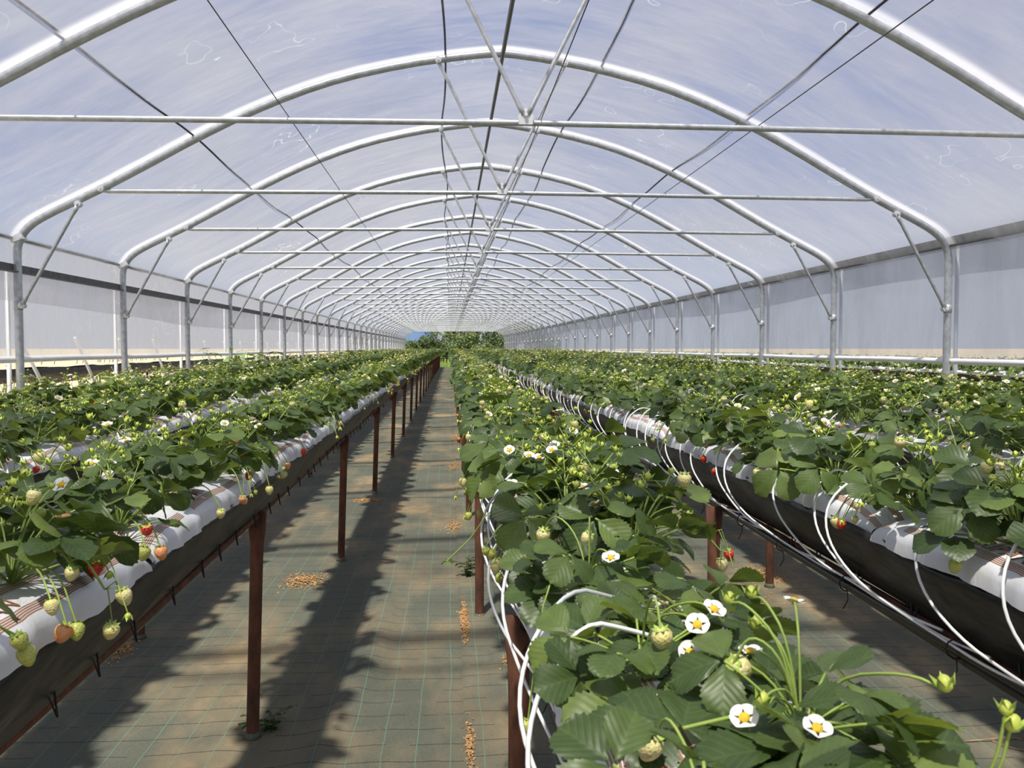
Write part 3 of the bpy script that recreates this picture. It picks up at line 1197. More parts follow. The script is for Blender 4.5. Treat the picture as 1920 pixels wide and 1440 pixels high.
def truss_geo(kind, seed, seg=4, buds=True):
    """stem network in a frame whose +y points outward; returns MB and free ends [(pos, type)]."""
    r = random.Random(seed)
    mb = MB()
    ends = []
    if kind == 'up':
        h = r.uniform(.10, .158)
        lean = r.uniform(.03, .10)
        main = [(0, 0, 0), (0, lean * .25, h * .4), (0, lean * .6, h * .75), (0, lean, h)]
        n_ = r.randint(5, 8)
    else:
        out_ = r.uniform(.12, .17)
        main = [(0, 0, 0), (0, out_ * .4, .055), (0, out_ * .85, .045), (0, out_ * 1.12, r.uniform(-.02, .01))]
        n_ = r.randint(3, 5)
    main = smooth_path(main, 1)
    mb.tube(main, [.0022] * (len(main) - 1) + [.0017], seg, 0, False)
    e0 = Vector(main[-1])
    for k in range(n_):
        a = 2 * PI * k / n_ + r.uniform(-.4, .4)
        at = Vector(main[-1 - (k % 2) * 2])
        if kind == 'up':
            l_ = r.uniform(.025, .055)
            p1 = at + Vector((math.cos(a) * l_ * .5, math.sin(a) * l_ * .5, l_ * .5))
            p2 = at + Vector((math.cos(a) * l_, math.sin(a) * l_, l_ * r.uniform(.5, 1.0)))
        else:
            l_ = r.uniform(.03, .06)
            p1 = at + Vector((math.cos(a) * l_ * .45, abs(math.sin(a)) * l_ * .6, .008))
            p2 = at + Vector((math.cos(a) * l_ * .7, abs(math.sin(a)) * l_ * .9 + .004, -l_ * r.uniform(.4, 1.1)))
        mb.tube([at, p1, p2], .0013, max(3, seg - 1), 0, False)
        ends.append((p2, k))
    nb = len(ends)
    keep = []
    for i, (p, k) in enumerate(ends):
        if kind == 'up':
            is_bud = i >= 2
        else:
            is_bud = i >= 3
        if is_bud:
            if buds:
                rotm = Matrix.Translation(p) @ (Matrix.Rotation(PI, 4, 'X') if kind != 'up' else Matrix.Rotation(r.uniform(-.6, .6), 4, 'Y')) @ Matrix.Scale(r.uniform(.8, 1.3), 4)
                o_ = len(mb.v)
                bv = [tuple(rotm @ Vector(q)) for q in (BUD.v if seg > 3 else BUD.v)]
                mb.v += bv
                mb.f += [tuple(i_ + o_ for i_ in q) for q in BUD.f]
                mb.m += [1 if q == 0 else 2 for q in BUD.m]
                mb.uv += [(0, 0)] * len(bv)
        else:
            keep.append(p)
    return mb, keep


TRUSS_UP = [truss_geo('up', 100 + k) for k in range(9)]
TRUSS_HANG = [truss_geo('hang', 200 + k) for k in range(7)]
TRUSS_UP_ME = [(t_.mesh('flower_truss', [M['stem'], M['bud'], M['calyx']]), e_) for t_, e_ in TRUSS_UP]
TRUSS_HANG_ME = [(t_.mesh('fruit_truss', [M['stem'], M['bud'], M['calyx']]), e_) for t_, e_ in TRUSS_HANG]

# ---- where every plant of the crop stands
rp = random.Random(77)
plants = []      # (key, x, y, z, words, seed)
for key, cx, lx, l0, words in TABLES:
    y = (.62 if key == 'D' else .40) + rp.random() * .1
    k = 0
    while y < 64.8:
        if not (rp.random() < .05 and y > 2):
            plants.append((key, cx + (.065 if k % 2 else -.065) + rp.uniform(-.025, .025), y, BAGZ + BH - .004 + hump(y), words, rp.randrange(10 ** 6)))
        y += rp.uniform(.165, .225)
        k += 1

cpos = np.array([0, 0, EYE])
fwd = np.array([math.sin(yaw) * math.cos(pitch), math.cos(yaw) * math.cos(pitch), -math.sin(pitch)])
rgt = np.array([math.cos(yaw), -math.sin(yaw), 0])
upv = np.cross(rgt, fwd)


def seen(p, mx=60):
    d = np.array(p) - cpos
    z = d @ fwd
    if z < .2:
        return False
    a = 960 + FPX * (d @ rgt) / z
    b_ = 720 - FPX * (d @ upv) / z
    rad = .2 * FPX / z
    return -rad - mx < a < 1920 + rad + mx and b_ < 1440 + rad


order = sorted([p for p in plants if seen((p[1], p[2], p[3] + .1))], key=lambda p: (p[1] ** 2 + p[2] ** 2))
single = order[:300]
single_set = set(id(p) for p in single)
rest = [p for p in plants if id(p) not in single_set]


def plant_plan(p):
    """leaves [(variant, azimuth, tilt, scale)] and trusses [(kind, variant, azimuth, scale, [end types])] of one plant."""
    r = random.Random(p[5])
    n_ = r.randint(15, 19)
    vig = r.uniform(.9, 1.15)
    lv = []
    a0 = r.random() * 6.28
    for i in range(n_):
        a = a0 + i * 2.39996 + r.uniform(-.3, .3)
        v_ = [7, 4, 3, 2, 8, 6, 1, 5, 0, 2, 3, 6, 1, 8, 5][i % 15] if r.random() < .8 else r.randrange(NV)
        # shorter leaves along the row, longer ones over the bag's edges
        over = abs(math.sin(a))
        lv.append((v_, a, r.uniform(-.3, .3), r.uniform(.80, 1.12) * vig * (.9 + .14 * over)))
    tr = []
    for i in range(r.choice((2, 2, 3))):
        types = [r.choice(('flower', 'flower', 'pale_up', 'none')), r.choice(('flower', 'none', 'none', 'green_up'))]
        tr.append(('up', r.randrange(9), r.random() * 6.28, r.uniform(.85, 1.15), types))
    for i in range(r.choice((0, 1, 1, 2))):
        az = (PI / 2 if (i + p[5]) % 2 else -PI / 2) + r.uniform(-.6, .6)
        types = [r.choices(('green', 'pale', 'orange', 'red', 'none'), (30, 22, 4, 5, 39))[0] for _ in range(3)]
        tr.append(('hang', r.randrange(7), az, r.uniform(.85, 1.1), types))
    return lv, tr


# azimuth a: direction (cos a' ...) ; local +y turned by rot z = a - 90deg
def emit_end(t, parent, pos, r):
    if t == 'none':
        return None
    if t == 'flower':
        return ob('flower', FLOWER, parent, pos, (r.uniform(-.7, .7), r.uniform(-.7, .7), r.random() * 6), r.uniform(.95, 1.2))
    k = t.split('_')[0]
    return ob('berry', BERRY[k], parent, pos, (r.uniform(-.35, .35), r.uniform(-.35, .35), r.random() * 6), r.uniform(.65, .95) * (.7 if k == 'green' else 1))


count = {}
PLANT_OB = []
for p in single:
    key, x, y, z, words, seed = p
    count[key] = count.get(key, 0) + 1
plants_by = {}
for p in single:
    plants_by.setdefault(p[0], []).append(p)
for key, lst in plants_by.items():
    lst.sort(key=lambda q: q[2])
    for i, p in enumerate(lst):
        key, x, y, z, words, seed = p
        r = random.Random(seed + 1)
        lv, tr = plant_plan(p)
        E_ = bpy.data.objects.new('strawberry_plant', None)
        C.objects.link(E_)
        E_.location = (x, y, z)
        dist = math.hypot(x, y)
        hero = dist < 1.75 and key == 'D'
        if key == 'D' and y < 1.5:
            lv = [((7, 4, 8, 7, 3, 4, 8, 7, 4, 8, 7, 3, 4, 8)[q], b_[1], b_[2] - .12, .80) for q, b_ in enumerate(lv[:14])]
        for v_, a, tilt, s in lv:
            if hero:
                pe = ob('leaf_stalk', HERO_PETIOLE[v_], E_, (0, 0, 0), (tilt, tilt * .7, a), s)
                for mm in leaf_frames(LEAFSPEC[v_])[1]:
                    lf = ob('leaflet', HERO_LEAFLET[v_], pe)
                    lf.matrix_local = mm
            else:
                ob('leaf', LEAF_MID[v_], E_, (0, 0, 0), (tilt, tilt * .7, a), s)
        red = flo = 0
        if key == 'D' and y < 1.5:
            tr = []
        for kind, v_, a, s, types in tr:
            me, ends = (TRUSS_UP_ME if kind == 'up' else TRUSS_HANG_ME)[v_]
            if kind == 'hang':
                a = a + PI
            t_ = ob('flower_truss' if kind == 'up' else 'fruit_truss', me, E_, (0, 0, 0), (0, 0, a), s)
            for ty, e_ in zip(types, ends):
                if emit_end(ty, t_, tuple(e_), r):
                    red += ty == 'red'
                    flo += ty == 'flower'
        trait = 'bearing ripe red fruit' if red else ('with white flowers' if flo else 'in leaf with unripe fruit')
        tag(E_, '%s-nearest strawberry plant on the %s, %s' % (ordinal(i + 1), words, trait), 'strawberry plant', 'strawberry plants on the tables')
        PLANT_OB.append((E_, key, Vector((x, y, z))))

# ---- the rest of the crop, one object
LOW = [[g.tris() for g in k] for k in LEAF_LOW]
F_LOW = flower_mb(3).tris()
B_LOW = MB().lathe([(r_, -z_) for r_, z_ in BPROF_LOW[:1] + BPROF_LOW[1:4:1]][::-1], 5, 0).tris()
BUD_T = MB().add([(.006, 0, .004), (-.003, .0052, .004), (-.003, -.0052, .004), (0, 0, -.002), (0, 0, .012), (.009, .003, .010), (-.006, .007, .010), (-.006, -.007, .010)],
                 [(0, 1, 4), (1, 2, 4), (2, 0, 4), (1, 0, 3), (2, 1, 3), (0, 2, 3), (0, 3, 5), (1, 3, 6), (2, 3, 7)]).tris()
SLOTS = ['leaf_far', 'stem', 'bud', 'petal', 'pollen', 'berry_green', 'berry_pale', 'berry_orange', 'berry_red', 'calyx']
SI = {k: i for i, k in enumerate(SLOTS)}


def template(seed, lod):
    r = random.Random(seed)
    lv, tr = plant_plan(('', 0, 0, 0, '', seed))
    V, T, Mi, Ti = [], [], [], []
    off = 0

    def put(tri, mat4, mats, tint):
        nonlocal off
        v, t, mi = tri
        m4 = np.array(mat4, dtype=np.float32)
        V.append(v @ m4[:3, :3].T + m4[:3, 3])
        T.append(t + off)
        Mi.append(np.array(mats, dtype=np.int32)[mi])
        Ti.append(np.full(len(v), tint, dtype=np.float32))
        off += len(v)
    keep = lv if lod == 0 else lv[::2] + lv[1::4]
    for v_, a, tilt, s in keep:
        m4 = Euler((tilt, tilt * .7, a)).to_matrix().to_4x4() @ Matrix.Scale(s * (1 if lod == 0 else 1.25), 4)
        put(LOW[lod][v_], m4, [SI['leaf_far'], SI['stem']], r.random())
    for kind, v_, a, s, types in tr:
        ends = (TRUSS_UP if kind == 'up' else TRUSS_HANG)[v_][1]
        a = a + PI if kind == 'hang' else a
        base = Matrix.Rotation(a, 4, 'Z') @ Matrix.Scale(s, 4)
        big = 1.0 if lod == 0 else 1.25
        for ty, e_ in zip(types, ends):
            loc = base @ Matrix.Translation(e_)
            if ty == 'flower':
                put(F_LOW, loc @ Euler((r.uniform(-.6, .6), r.uniform(-.6, .6), r.random() * 6)).to_matrix().to_4x4() @ Matrix.Scale(1.1 * big, 4), [SI['petal'], SI['pollen'], SI['calyx']], .5)
            elif ty != 'none':
                put(B_LOW, loc @ Matrix.Scale(.95 * big, 4), [SI['berry_' + ty.split('_')[0]], SI['calyx']], .5)
        for q in range(3):
            e_ = Vector(ends[0]) + Vector((r.uniform(-.04, .04), r.uniform(-.04, .04), r.uniform(-.03, .04)))
            put(BUD_T, base @ Matrix.Translation(e_) @ Matrix.Scale(1.3 * big, 4), [SI['bud'], SI['calyx']], .5)
    return np.concatenate(V), np.concatenate(T), np.concatenate(Mi), np.concatenate(Ti)


TEMPL = [[template(9000 + k, l) for k in range(14)] for l in (0, 1)]


def crop_object(name, items, near=20):
    V, T, Mi, Ti = [], [], [], []
    off = 0
    r = random.Random(5)
    for x, y, z in items:
        lod = 0 if y < near else 1
        v, t, mi, ti = TEMPL[lod][r.randrange(14)]
        flip = r.random() < .5
        s = r.uniform(.92, 1.12)
        c_ = -s if flip else s
        w = v * np.array([c_, c_, s], dtype=np.float32) + np.array([x, y, z], dtype=np.float32)
        V.append(w)
        T.append(t + off)
        Mi.append(mi)
        Ti.append(np.clip(ti + r.uniform(-.12, .12), 0, 1))
        off += len(v)
    V, T, Mi, Ti = np.concatenate(V), np.concatenate(T), np.concatenate(Mi), np.concatenate(Ti)
    me = bpy.data.meshes.new(name)
    me.vertices.add(len(V))
    me.vertices.foreach_set('co', V.ravel())
    me.loops.add(len(T) * 3)
    me.loops.foreach_set('vertex_index', T.ravel())
    me.polygons.add(len(T))
    me.polygons.foreach_set('loop_start', np.arange(0, len(T) * 3, 3, dtype=np.int32))
    me.polygons.foreach_set('material_index', Mi)
    me.polygons.foreach_set('use_smooth', np.ones(len(T), dtype=bool))
    for k in SLOTS:
        me.materials.append(M[k])
    at = me.attributes.new('tint', 'FLOAT', 'POINT')
    at.data.foreach_set('value', Ti)
    me.update(calc_edges=True)
    me.validate()
    return ob(name, me)


co = crop_object('strawberry_crop', [(p[1], p[2], p[3]) for p in rest])
tag(co, 'dense rows of strawberry plants receding down every table to the far end', 'strawberry plants', kind='stuff')


# ------------------------------------------------------------------ fruit, flowers and leaves that stand out, on the plants nearest to them
def nearest_plant(key, pos):
    return min((q for q in PLANT_OB if q[1] == key), key=lambda q: (q[2] - Vector(pos)).length)


FEATURES = {
    'D': [('flower', (.338, 1.05, 1.182)), ('flower', (.308, 1.02, 1.173)), ('flower', (.293, 1.0, 1.145)), ('flower_side', (.369, 1.0, 1.144)),
          ('flower_side', (.431, 1.02, 1.199)), ('flower', (.308, .85, 1.130)), ('bud', (.329, .86, 1.140)), ('flower', (.262, 1.35, 1.175)), ('flower', (.373, .82, 1.130)),
          ('pale_big', (.330, .95, 1.150)), ('pale', (.269, 1.05, 1.159)), ('pale', (.215, .86, 1.11)), ('pale', (.252, 1.5, 1.184)), ('pale', (.18, 1.6, 1.17)),
          ('bud', (.498, .80, 1.175)), ('bud', (.526, .75, 1.172)), ('bud', (.531, .75, 1.157)), ('bud', (.366, .98, 1.183)), ('bud', (.370, 1.0, 1.213)), ('bud', (.340, 1.0, 1.207)),
          ('flower', (.256, 2.1, 1.261)), ('flower', (.220, 2.05, 1.250)), ('flower', (.288, 2.3, 1.251)), ('flower', (.156, 2.2, 1.250)), ('flower', (.198, 2.1, 1.248)),
          ('flower', (.287, 1.8, 1.216)), ('flower', (.141, 1.9, 1.210)), ('bud', (.220, 1.75, 1.19)), ('bud', (.235, 1.7, 1.18)), ('bud', (.186, 1.7, 1.19)), ('bud', (.468, 1.6, 1.19)),
          ('bud', (.466, 1.65, 1.196)), ('bud', (.458, 1.55, 1.169)), ('bud', (.441, 1.6, 1.169)), ('bud', (.372, 1.8, 1.233)), ('bud', (.287, 2.0, 1.243)),
          ('orange', (.12, 1.81, 1.127)), ('green', (.096, 1.85, 1.07)), ('pale', (.107, 1.83, 1.055)), ('green', (.077, 1.85, 1.077)), ('green', (.108, 1.8, 1.03)),
          ('green', (.115, 1.23, .965)), ('red', (.05, 4.65, 1.02)), ('pale', (.09, 3.8, 1.02)), ('orange', (.05, 5.6, 1.08))],
    'E': [('pale', (1.0, 2.112, 1.078)), ('red', (1.0, 2.068, 1.079)), ('red', (1.0, 1.572, 1.122)), ('green', (.99, 1.566, 1.104)), ('orange', (1.06, 2.475, 1.175)), ('red', (1.06, 2.485, 1.141)),
          ('red', (1.0, 3.267, 1.09)), ('red', (1.0, 3.104, 1.061)), ('pale', (.99, 2.642, 1.128)), ('pale', (1.05, 2.404, 1.126)), ('orange', (.99, 6.916, 1.154)), ('orange', (.99, 6.041, 1.064)),
          ('pale', (1.05, 2.103, 1.163)), ('red', (1.0, 9.006, 1.05)), ('green', (1.05, 1.578, 1.233)), ('green', (1.08, 1.595, 1.241)), ('green', (1.05, 1.569, 1.224))],
    'A': [('orange', (-.70, 1.58, 1.219)), ('red', (-.62, 1.76, 1.157)), ('red', (-.62, 1.514, 1.143)), ('pale', (-.60, 1.376, 1.17)), ('orange', (-.59, 1.329, 1.093)), ('green', (-.59, 1.362, 1.085)),
          ('orange', (-.60, 1.78, 1.108)), ('green', (-.60, 1.695, 1.128)), ('pale', (-.59, 2.213, 1.102)), ('orange', (-.59, 2.438, 1.097)), ('red', (-.63, 2.689, 1.128)), ('red', (-.65, 2.693, 1.185)),
          ('orange', (-.70, 2.811, 1.223)), ('red', (-.60, 3.526, 1.101)), ('pale', (-.60, 2.84, 1.059)), ('pale', (-.60, 3.115, 1.066)), ('orange', (-.60, 3.168, 1.092)), ('pale', (-.60, 1.301, 1.141)),
          ('green', (-.60, 1.198, 1.123)), ('green', (-.60, 1.219, 1.099)), ('orange', (-.60, 4.604, 1.122)), ('flower', (-.78, 1.893, 1.266)), ('flower', (-.76, 1.93, 1.234)),
          ('flower', (-.68, 1.557, 1.175)), ('flower', (-.80, 3.048, 1.21)), ('flower', (-.80, 3.239, 1.222))],
    'B': [('red', (-1.50, 3.175, 1.087)), ('red', (-1.60, 3.949, 1.273)), ('red', (-1.50, 4.342, 1.05)), ('flower', (-1.70, 3.999, 1.24))],
}
rf = random.Random(8)
for key, lst in FEATURES.items():
    for kind, pos in lst:
        if key == 'D' and pos[1] < 2.4 and pos[2] > 1.05:
            fq = .90 if pos[1] < 1.2 else .94
            pos = (pos[0] * fq, pos[1] * fq, EYE + (pos[2] - EYE) * fq)
        E_, _, p0 = nearest_plant(key, pos)
        d = Vector(pos) - p0
        hang = kind.split('_')[0] in ('red', 'pale', 'orange', 'green')
        top = max(d.z, 0) + (.03 if hang else 0)
        pts = [(0, 0, 0), (d.x * .25, d.y * .25, top * .6 + .02), (d.x * .75, d.y * .75, top * .95 + .012), (d.x, d.y, d.z)]
        if key == 'D' and pos[0] > .45:
            pts = [(0, 0, 0), (d.x * .8, d.y * .8, -.03), (d.x * .95, d.y * .97, d.z * .4), (d.x, d.y, d.z)]
        mb = MB()
        mb.tube(smooth_path(pts, 2), .0016, 5, 0, False)
        st = ob('fruit_stalk' if hang else 'flower_stalk', mb.mesh('stalk', [M['stem']]), E_)
        if kind.startswith('flower'):
            if kind == 'flower':
                rot = (rf.uniform(.35, .8), rf.uniform(-.3, .3), rf.random() * 6)
                rot = Euler((rot[0], rot[1], 0)).to_quaternion() @ Euler((0, 0, rot[2])).to_quaternion()
                rot = rot.to_euler()
            else:
                rot = (rf.uniform(-.2, .2), rf.uniform(-.3, .3), rf.random())
            ob('flower', FLOWER, st, d, rot, 1.0)
        elif kind == 'bud':
            ob('flower_bud', BUD_ME, st, d, (rf.uniform(-.5, .5), rf.uniform(-.5, .5), 0), rf.uniform(1.0, 1.3))
        else:
            big = 1.0 if kind.endswith('_big') else rf.uniform(.78, .98)
            if key == 'D' and kind == 'green':
                big *= .75
            rot = (rf.uniform(-.5, .5), rf.uniform(-.5, .5), rf.random() * 6) if not kind.endswith('_big') else (.5, -.9, 0)
            ob('berry', BERRY[kind.split('_')[0]], st, d, rot, big)

# broad leaves spread over the front of the first right-hand table
BROAD = [((.444, .80, 1.125), (.25, .85, .35), (-.1, -.55, .83), .085), ((.175, .97, 1.115), (-.25, .8, .45), (.1, -.6, .8), .056), ((.277, 1.0, 1.130), (-.95, -.1, .12), (-.1, -.45, .88), .056),
         ((.34, .90, 1.105), (.65, .55, .35), (-.3, -.5, .8), .082), ((.205, .90, 1.115), (-1, -.1, .05), (0, -.4, .9), .080), ((.238, 1.55, 1.20), (-.3, .6, .5), (.1, -.6, .7), .052),
         ((.373, 1.6, 1.22), (-.3, .8, .45), (.2, -.55, .75), .078), ((.40, 1.02, 1.11), (.3, .8, .3), (-.2, -.5, .8), .078), ((.25, .80, 1.10), (.2, .85, .3), (0, -.6, .8), .070),
         ((.40, .70, 1.10), (.5, .6, .2), (0, -.5, .85), .080), ((.16, 1.35, 1.12), (-.9, .2, .1), (-.2, -.4, .88), .07),
         ((.225, .79, 1.15), (.35, .8, .15), (0, -.4, .9), .078), ((.30, .73, 1.155), (-.2, .8, .1), (.1, -.4, .9), .080), ((.34, .70, 1.15), (.5, .7, .1), (.1, -.4, .9), .08)]
rq = random.Random(55)
for k in range(17):
    bx, by = rq.uniform(.19, .46), rq.uniform(.66, 1.38)
    a = rq.random() * 6.28
    BROAD.append(((bx, by, rq.uniform(1.122, 1.150)), (math.cos(a), math.sin(a), rq.uniform(-.15, .3)), (rq.uniform(-.25, .25), rq.uniform(-.45, -.05), 1), rq.uniform(.058, .080)))
v, f, uv = leaflet(1.0, .47, 20, 9, .22, .22, .07, .03, 1.0)
for i, (base, dr_, nm, L_) in enumerate(BROAD):
    E_, _, p0 = nearest_plant('D', base)
    d = Vector(base) - p0
    yv = Vector(dr_).normalized()
    zv = Vector(nm)
    zv = (zv - yv * zv.dot(yv)).normalized()
    xv = yv.cross(zv)
    R4 = Matrix((xv, yv, zv)).transposed().to_4x4()
    mb = MB()
    mb.tube(smooth_path([(0, 0, 0), (d.x * .3, d.y * .3, max(d.z, .0) * .5 + .02), (d.x, d.y, d.z)], 2), .0021, 6)
    pe = ob('leaf_stalk', mb.mesh('petiole', [M['stem']]), E_)
    me = MB().add([(a * L_, b_ * L_, c * L_) for a, b_, c in v], f, 0, uv).mesh('leaflet', [M['leaf']], True, True)
    for ang, s in ((0, 1.0), (74, .92), (-74, .92)):
        lf = ob('leaflet', me, pe)
        lf.matrix_local = Matrix.Translation(d) @ R4 @ Matrix.Rotation(math.radians(ang), 4, 'Z') @ Matrix.Translation((0, .004, 0)) @ Matrix.Scale(s, 4)

# a runner hanging out over the aisle with a tuft of young leaves
E_, _, p0 = nearest_plant('D', (.12, 1.95, 1.1))
run = [Vector(q) - p0 for q in ((.2, 1.95, 1.15), (.10, 1.97, 1.15), (.052, 1.99, 1.07), (.02, 1.95, 1.05), (-.008, 1.9, 1.036))]
mb = MB()
mb.tube(smooth_path([tuple(q) for q in run], 2), .0016, 5)
rn = ob('runner', mb.mesh('runner', [M['stem']]), E_)
for k in range(4):
    ob('young_leaf', HERO_LEAFLET[k], rn, run[-1], (rf.uniform(-.4, .5), rf.uniform(-.5, .5), k * 1.6), .22)

# ------------------------------------------------------------------ irrigation: drip lines with white tubes
def drip_tube_me(r, low=False):
    j = lambda s: r.uniform(-s, s)
    out_ = r.uniform(.185, .215)
    dy = r.uniform(.9, 1.2)
    pts = [(.0, .01, 1.135), (-.05, .0, 1.165 + j(.012)), (-.115, -.02 * dy, 1.165 + j(.01)), (-out_ + .015, -.05 * dy, 1.10), (-out_ - .004, -.10 * dy, 1.02), (-out_ + .025, -.18 * dy, .945),
           (-.135, -.27 * dy, .90), (-.108, -.40 * dy, .880 + j(.006)), (-.104, -.55 * dy, .872), (-.098, -.72 * dy, .886)]
    mb = MB()
    mb.tube(smooth_path(pts, 2 if not low else 0), .0033 if not low else .0036, 6 if not low else 4)
    return mb


rt_ = random.Random(21)
TUBES = [drip_tube_me(rt_).mesh('drip_tube', [M['tube']]) for _ in range(7)]
TUBE_LOW = [drip_tube_me(rt_, True) for _ in range(4)]
mb = MB()
for k in range(8):
    pass
ring = [(.022 * math.cos(a), 0, .022 * math.sin(a)) for a in np.linspace(0, 2 * PI, 11)]
mb.tube(ring, .0022, 4)
mb.tube([(.0, 0, -.022), (.006, .01, -.05), (-.004, .016, -.075)], .0016, 4)
TIE = mb.mesh('cable_tie', [M['tie']])


def drip_line(key, cx, words, ylist, limit, mirror=False):
    t = bpy.data.objects.new('drip_line', None)
    C.objects.link(t)
    tag(t, 'white drip tubes and black supply pipe along the %s' % words, 'drip line', 'drip irrigation lines')
    sx = -1 if not mirror else 1
    mb = MB()
    mb.tube([(cx + sx * (.105 + .004 * math.sin(y * 3)), y, .872 + hump(y) + .006 * math.sin(y * 2.1)) for y in np.arange(.2, 64, .3)], .010, 6)
    ob('supply_pipe', mb.mesh('supply_pipe', [M['black']]), t)
    far = MB()
    for y in ylist:
        if y < limit:
            o = ob('drip_tube', TUBES[rt_.randrange(7)], t, (cx + rt_.uniform(-.006, .006), y, hump(y)))
            o.scale = (1 if not mirror else -1, rt_.choice((1, 1, 1, .8, 1.15)), 1)
        else:
            g = TUBE_LOW[rt_.randrange(4)]
            far.add([(cx + p[0], y + p[1], p[2] + hump(y)) for p in g.v], g.f)
    if far.v:
        o = ob('distant_drip_tubes', far.mesh('distant_drip_tubes', [M['tube']]), t)
        o['kind'] = 'stuff'
    y = 1.2
    while y < 9:
        ob('cable_tie', TIE, t, (cx + sx * .105, y, .874 + hump(y)), (0, 0, rt_.uniform(-.4, .4)))
        y += rt_.uniform(.32, .55)
    return t


def pairs(y0, y1, step, gap):
    out_ = []
    y = y0
    while y < y1:
        out_.append(y)
        if rt_.random() < .8:
            out_.append(y + gap + rt_.uniform(-.03, .03))
        y += step + rt_.uniform(-.05, .05)
    return out_


drip_line('E', 1.175, 'second table right of the aisle', pairs(1.35, 52, .42, .15), 30)
drip_line('D', .285, 'first table right of the aisle', pairs(1.05, 14, .62, .12), 14.5)
drip_line('F', 2.10, 'third table right of the aisle', pairs(2.6, 16, .50, .14), 17)
drip_line('G', 2.97, 'fourth table right of the aisle', pairs(4.0, 16, .8, .14), 17)
drip_line('B', -1.66, 'second table left of the aisle', pairs(3.0, 10, 1.0, .14), 11, True)
drip_line('C', -2.52, 'third table left of the aisle', pairs(4.2, 12, .8, .14), 13, True)

# black drip pegs with a white tip standing in the bags
mb = MB()
mb.tube([(0, 0, 0), (0, 0, .07), (.006, 0, .085)], [.004, .005, .005], 6)
mb.tube([(.006, 0, .085), (-.012, 0, .088)], .0035, 6, 1)
PEG = mb.mesh('drip_peg', [M['black'], M['tube']])
for i, (x, y, w) in enumerate(((1.13, 1.78, 'beside the nearest leaves of the second table right of the aisle'), (1.14, 2.75, 'further along the second table right of the aisle'))):
    tag(ob('drip_peg', PEG, None, (x, y, BAGZ + BH - .012 + hump(y)), (0, 0, .4)), 'black drip peg %s' % w, 'drip peg', 'drip pegs')

# ------------------------------------------------------------------ spilled substrate, litter and weeds on the floor
def fz_at(x, y):
    return float(floor_z(np.array([x]), np.array([y]))[0])


SPILLS = [(-1.65, 4.22, .10, .16, 260, 'spilled tan substrate beside a leg of the second table left'), (-.93, 5.38, .16, .20, 300, 'largest patch of spilled tan substrate left of the aisle'),
          (-.80, 8.15, .16, .13, 240, 'spilled tan substrate by the third leg along the aisle'), (1.69, 4.8, .22, .28, 260, 'scattered tan substrate under the second table right'),
          (2.05, 5.3, .18, .25, 200, 'tan substrate scattered beyond the scatter under the second table right'), (.075, 4.5, .025, .35, 220, 'thin line of tan soil along the seam of the ground cover'),
          (.30, 3.9, .06, .12, 90, 'small crumbs of tan soil right of the seam'), (-1.73, 6.95, .12, .2, 160, 'tan substrate patch between the first and second tables left'),
          (.085, 13.5, .10, .45, 160, 'tan litter at the right edge of the aisle, further away'), (.05, 10.3, .10, .4, 140, 'tan litter at the right edge of the aisle, midway'),
          (.07, 3.1, .02, .25, 90, 'tan soil crumbs on the seam nearest the camera'), (.03, 6.9, .07, .30, 120, 'orange-tan litter against the legs of the first table right')]
for i, (x, y, sx, sy, n_, lab) in enumerate(SPILLS):
    r = random.Random(300 + i)
    mb = MB()
    for k in range(int(n_ * 1.7)):
        px, py = x + r.gauss(0, sx * .42), y + r.gauss(0, sy * .42)
        dd = ((px - x) / sx) ** 2 + ((py - y) / sy) ** 2
        s = r.uniform(.002, .0062)
        pz = fz_at(px, py) + max(0, .014 * math.exp(-dd * 3)) * r.random()
        rot = Euler((r.random() * 3, r.random() * 3, r.random() * 3)).to_matrix()
        q = [rot @ Vector(c_) * s for c_ in ((1, 1, 1), (-1, -1, 1), (-1, 1, -1), (1, -1, -1))]
        mb.add([(px + c_.x, py + c_.y, pz + s * .4 + c_.z * .6) for c_ in q], [(0, 2, 1), (0, 1, 3), (0, 3, 2), (1, 2, 3)])
    tag(ob('spilled_substrate', mb.mesh('spilled_substrate', [M['sand']], False)), lab, 'spilled substrate', 'spills on the ground cover', 'stuff')


def tuft(name, x, y, z, n_, h, spread, mat, label, cat, seed, wide=.006):
    r = random.Random(seed)
    root = bpy.data.objects.new(name, None)
    C.objects.link(root)
    root.location = (x, y, z)
    tag(root, label, cat)
    for k in range(n_):
        a = r.random() * 6.28
        l_ = h * r.uniform(.6, 1.1)
        lean = r.uniform(.2, 1.0) * spread
        pts = smooth_path([(0, 0, 0), (math.cos(a) * lean * .3, math.sin(a) * lean * .3, l_ * .6), (math.cos(a) * lean, math.sin(a) * lean, l_)], 1)
        mb = MB()
        mb.tube(pts, wide * .18, 4)
        for i in range(1, len(pts)):
            for s_ in (-1, 1):
                rot = Matrix.Translation(pts[i]) @ Euler((r.uniform(-.3, .5), r.uniform(-.4, .4), a + s_ * r.uniform(.8, 1.6))).to_matrix().to_4x4()
                v, f, uv = leaflet(wide * 7, wide * 2.2, 3, 3, .2, .3, 0, .03)
                mb.add(v, f, 0, uv, rot)
        ob('weed_shoot', mb.mesh('weed_shoot', [mat], True, True), root)
    return root


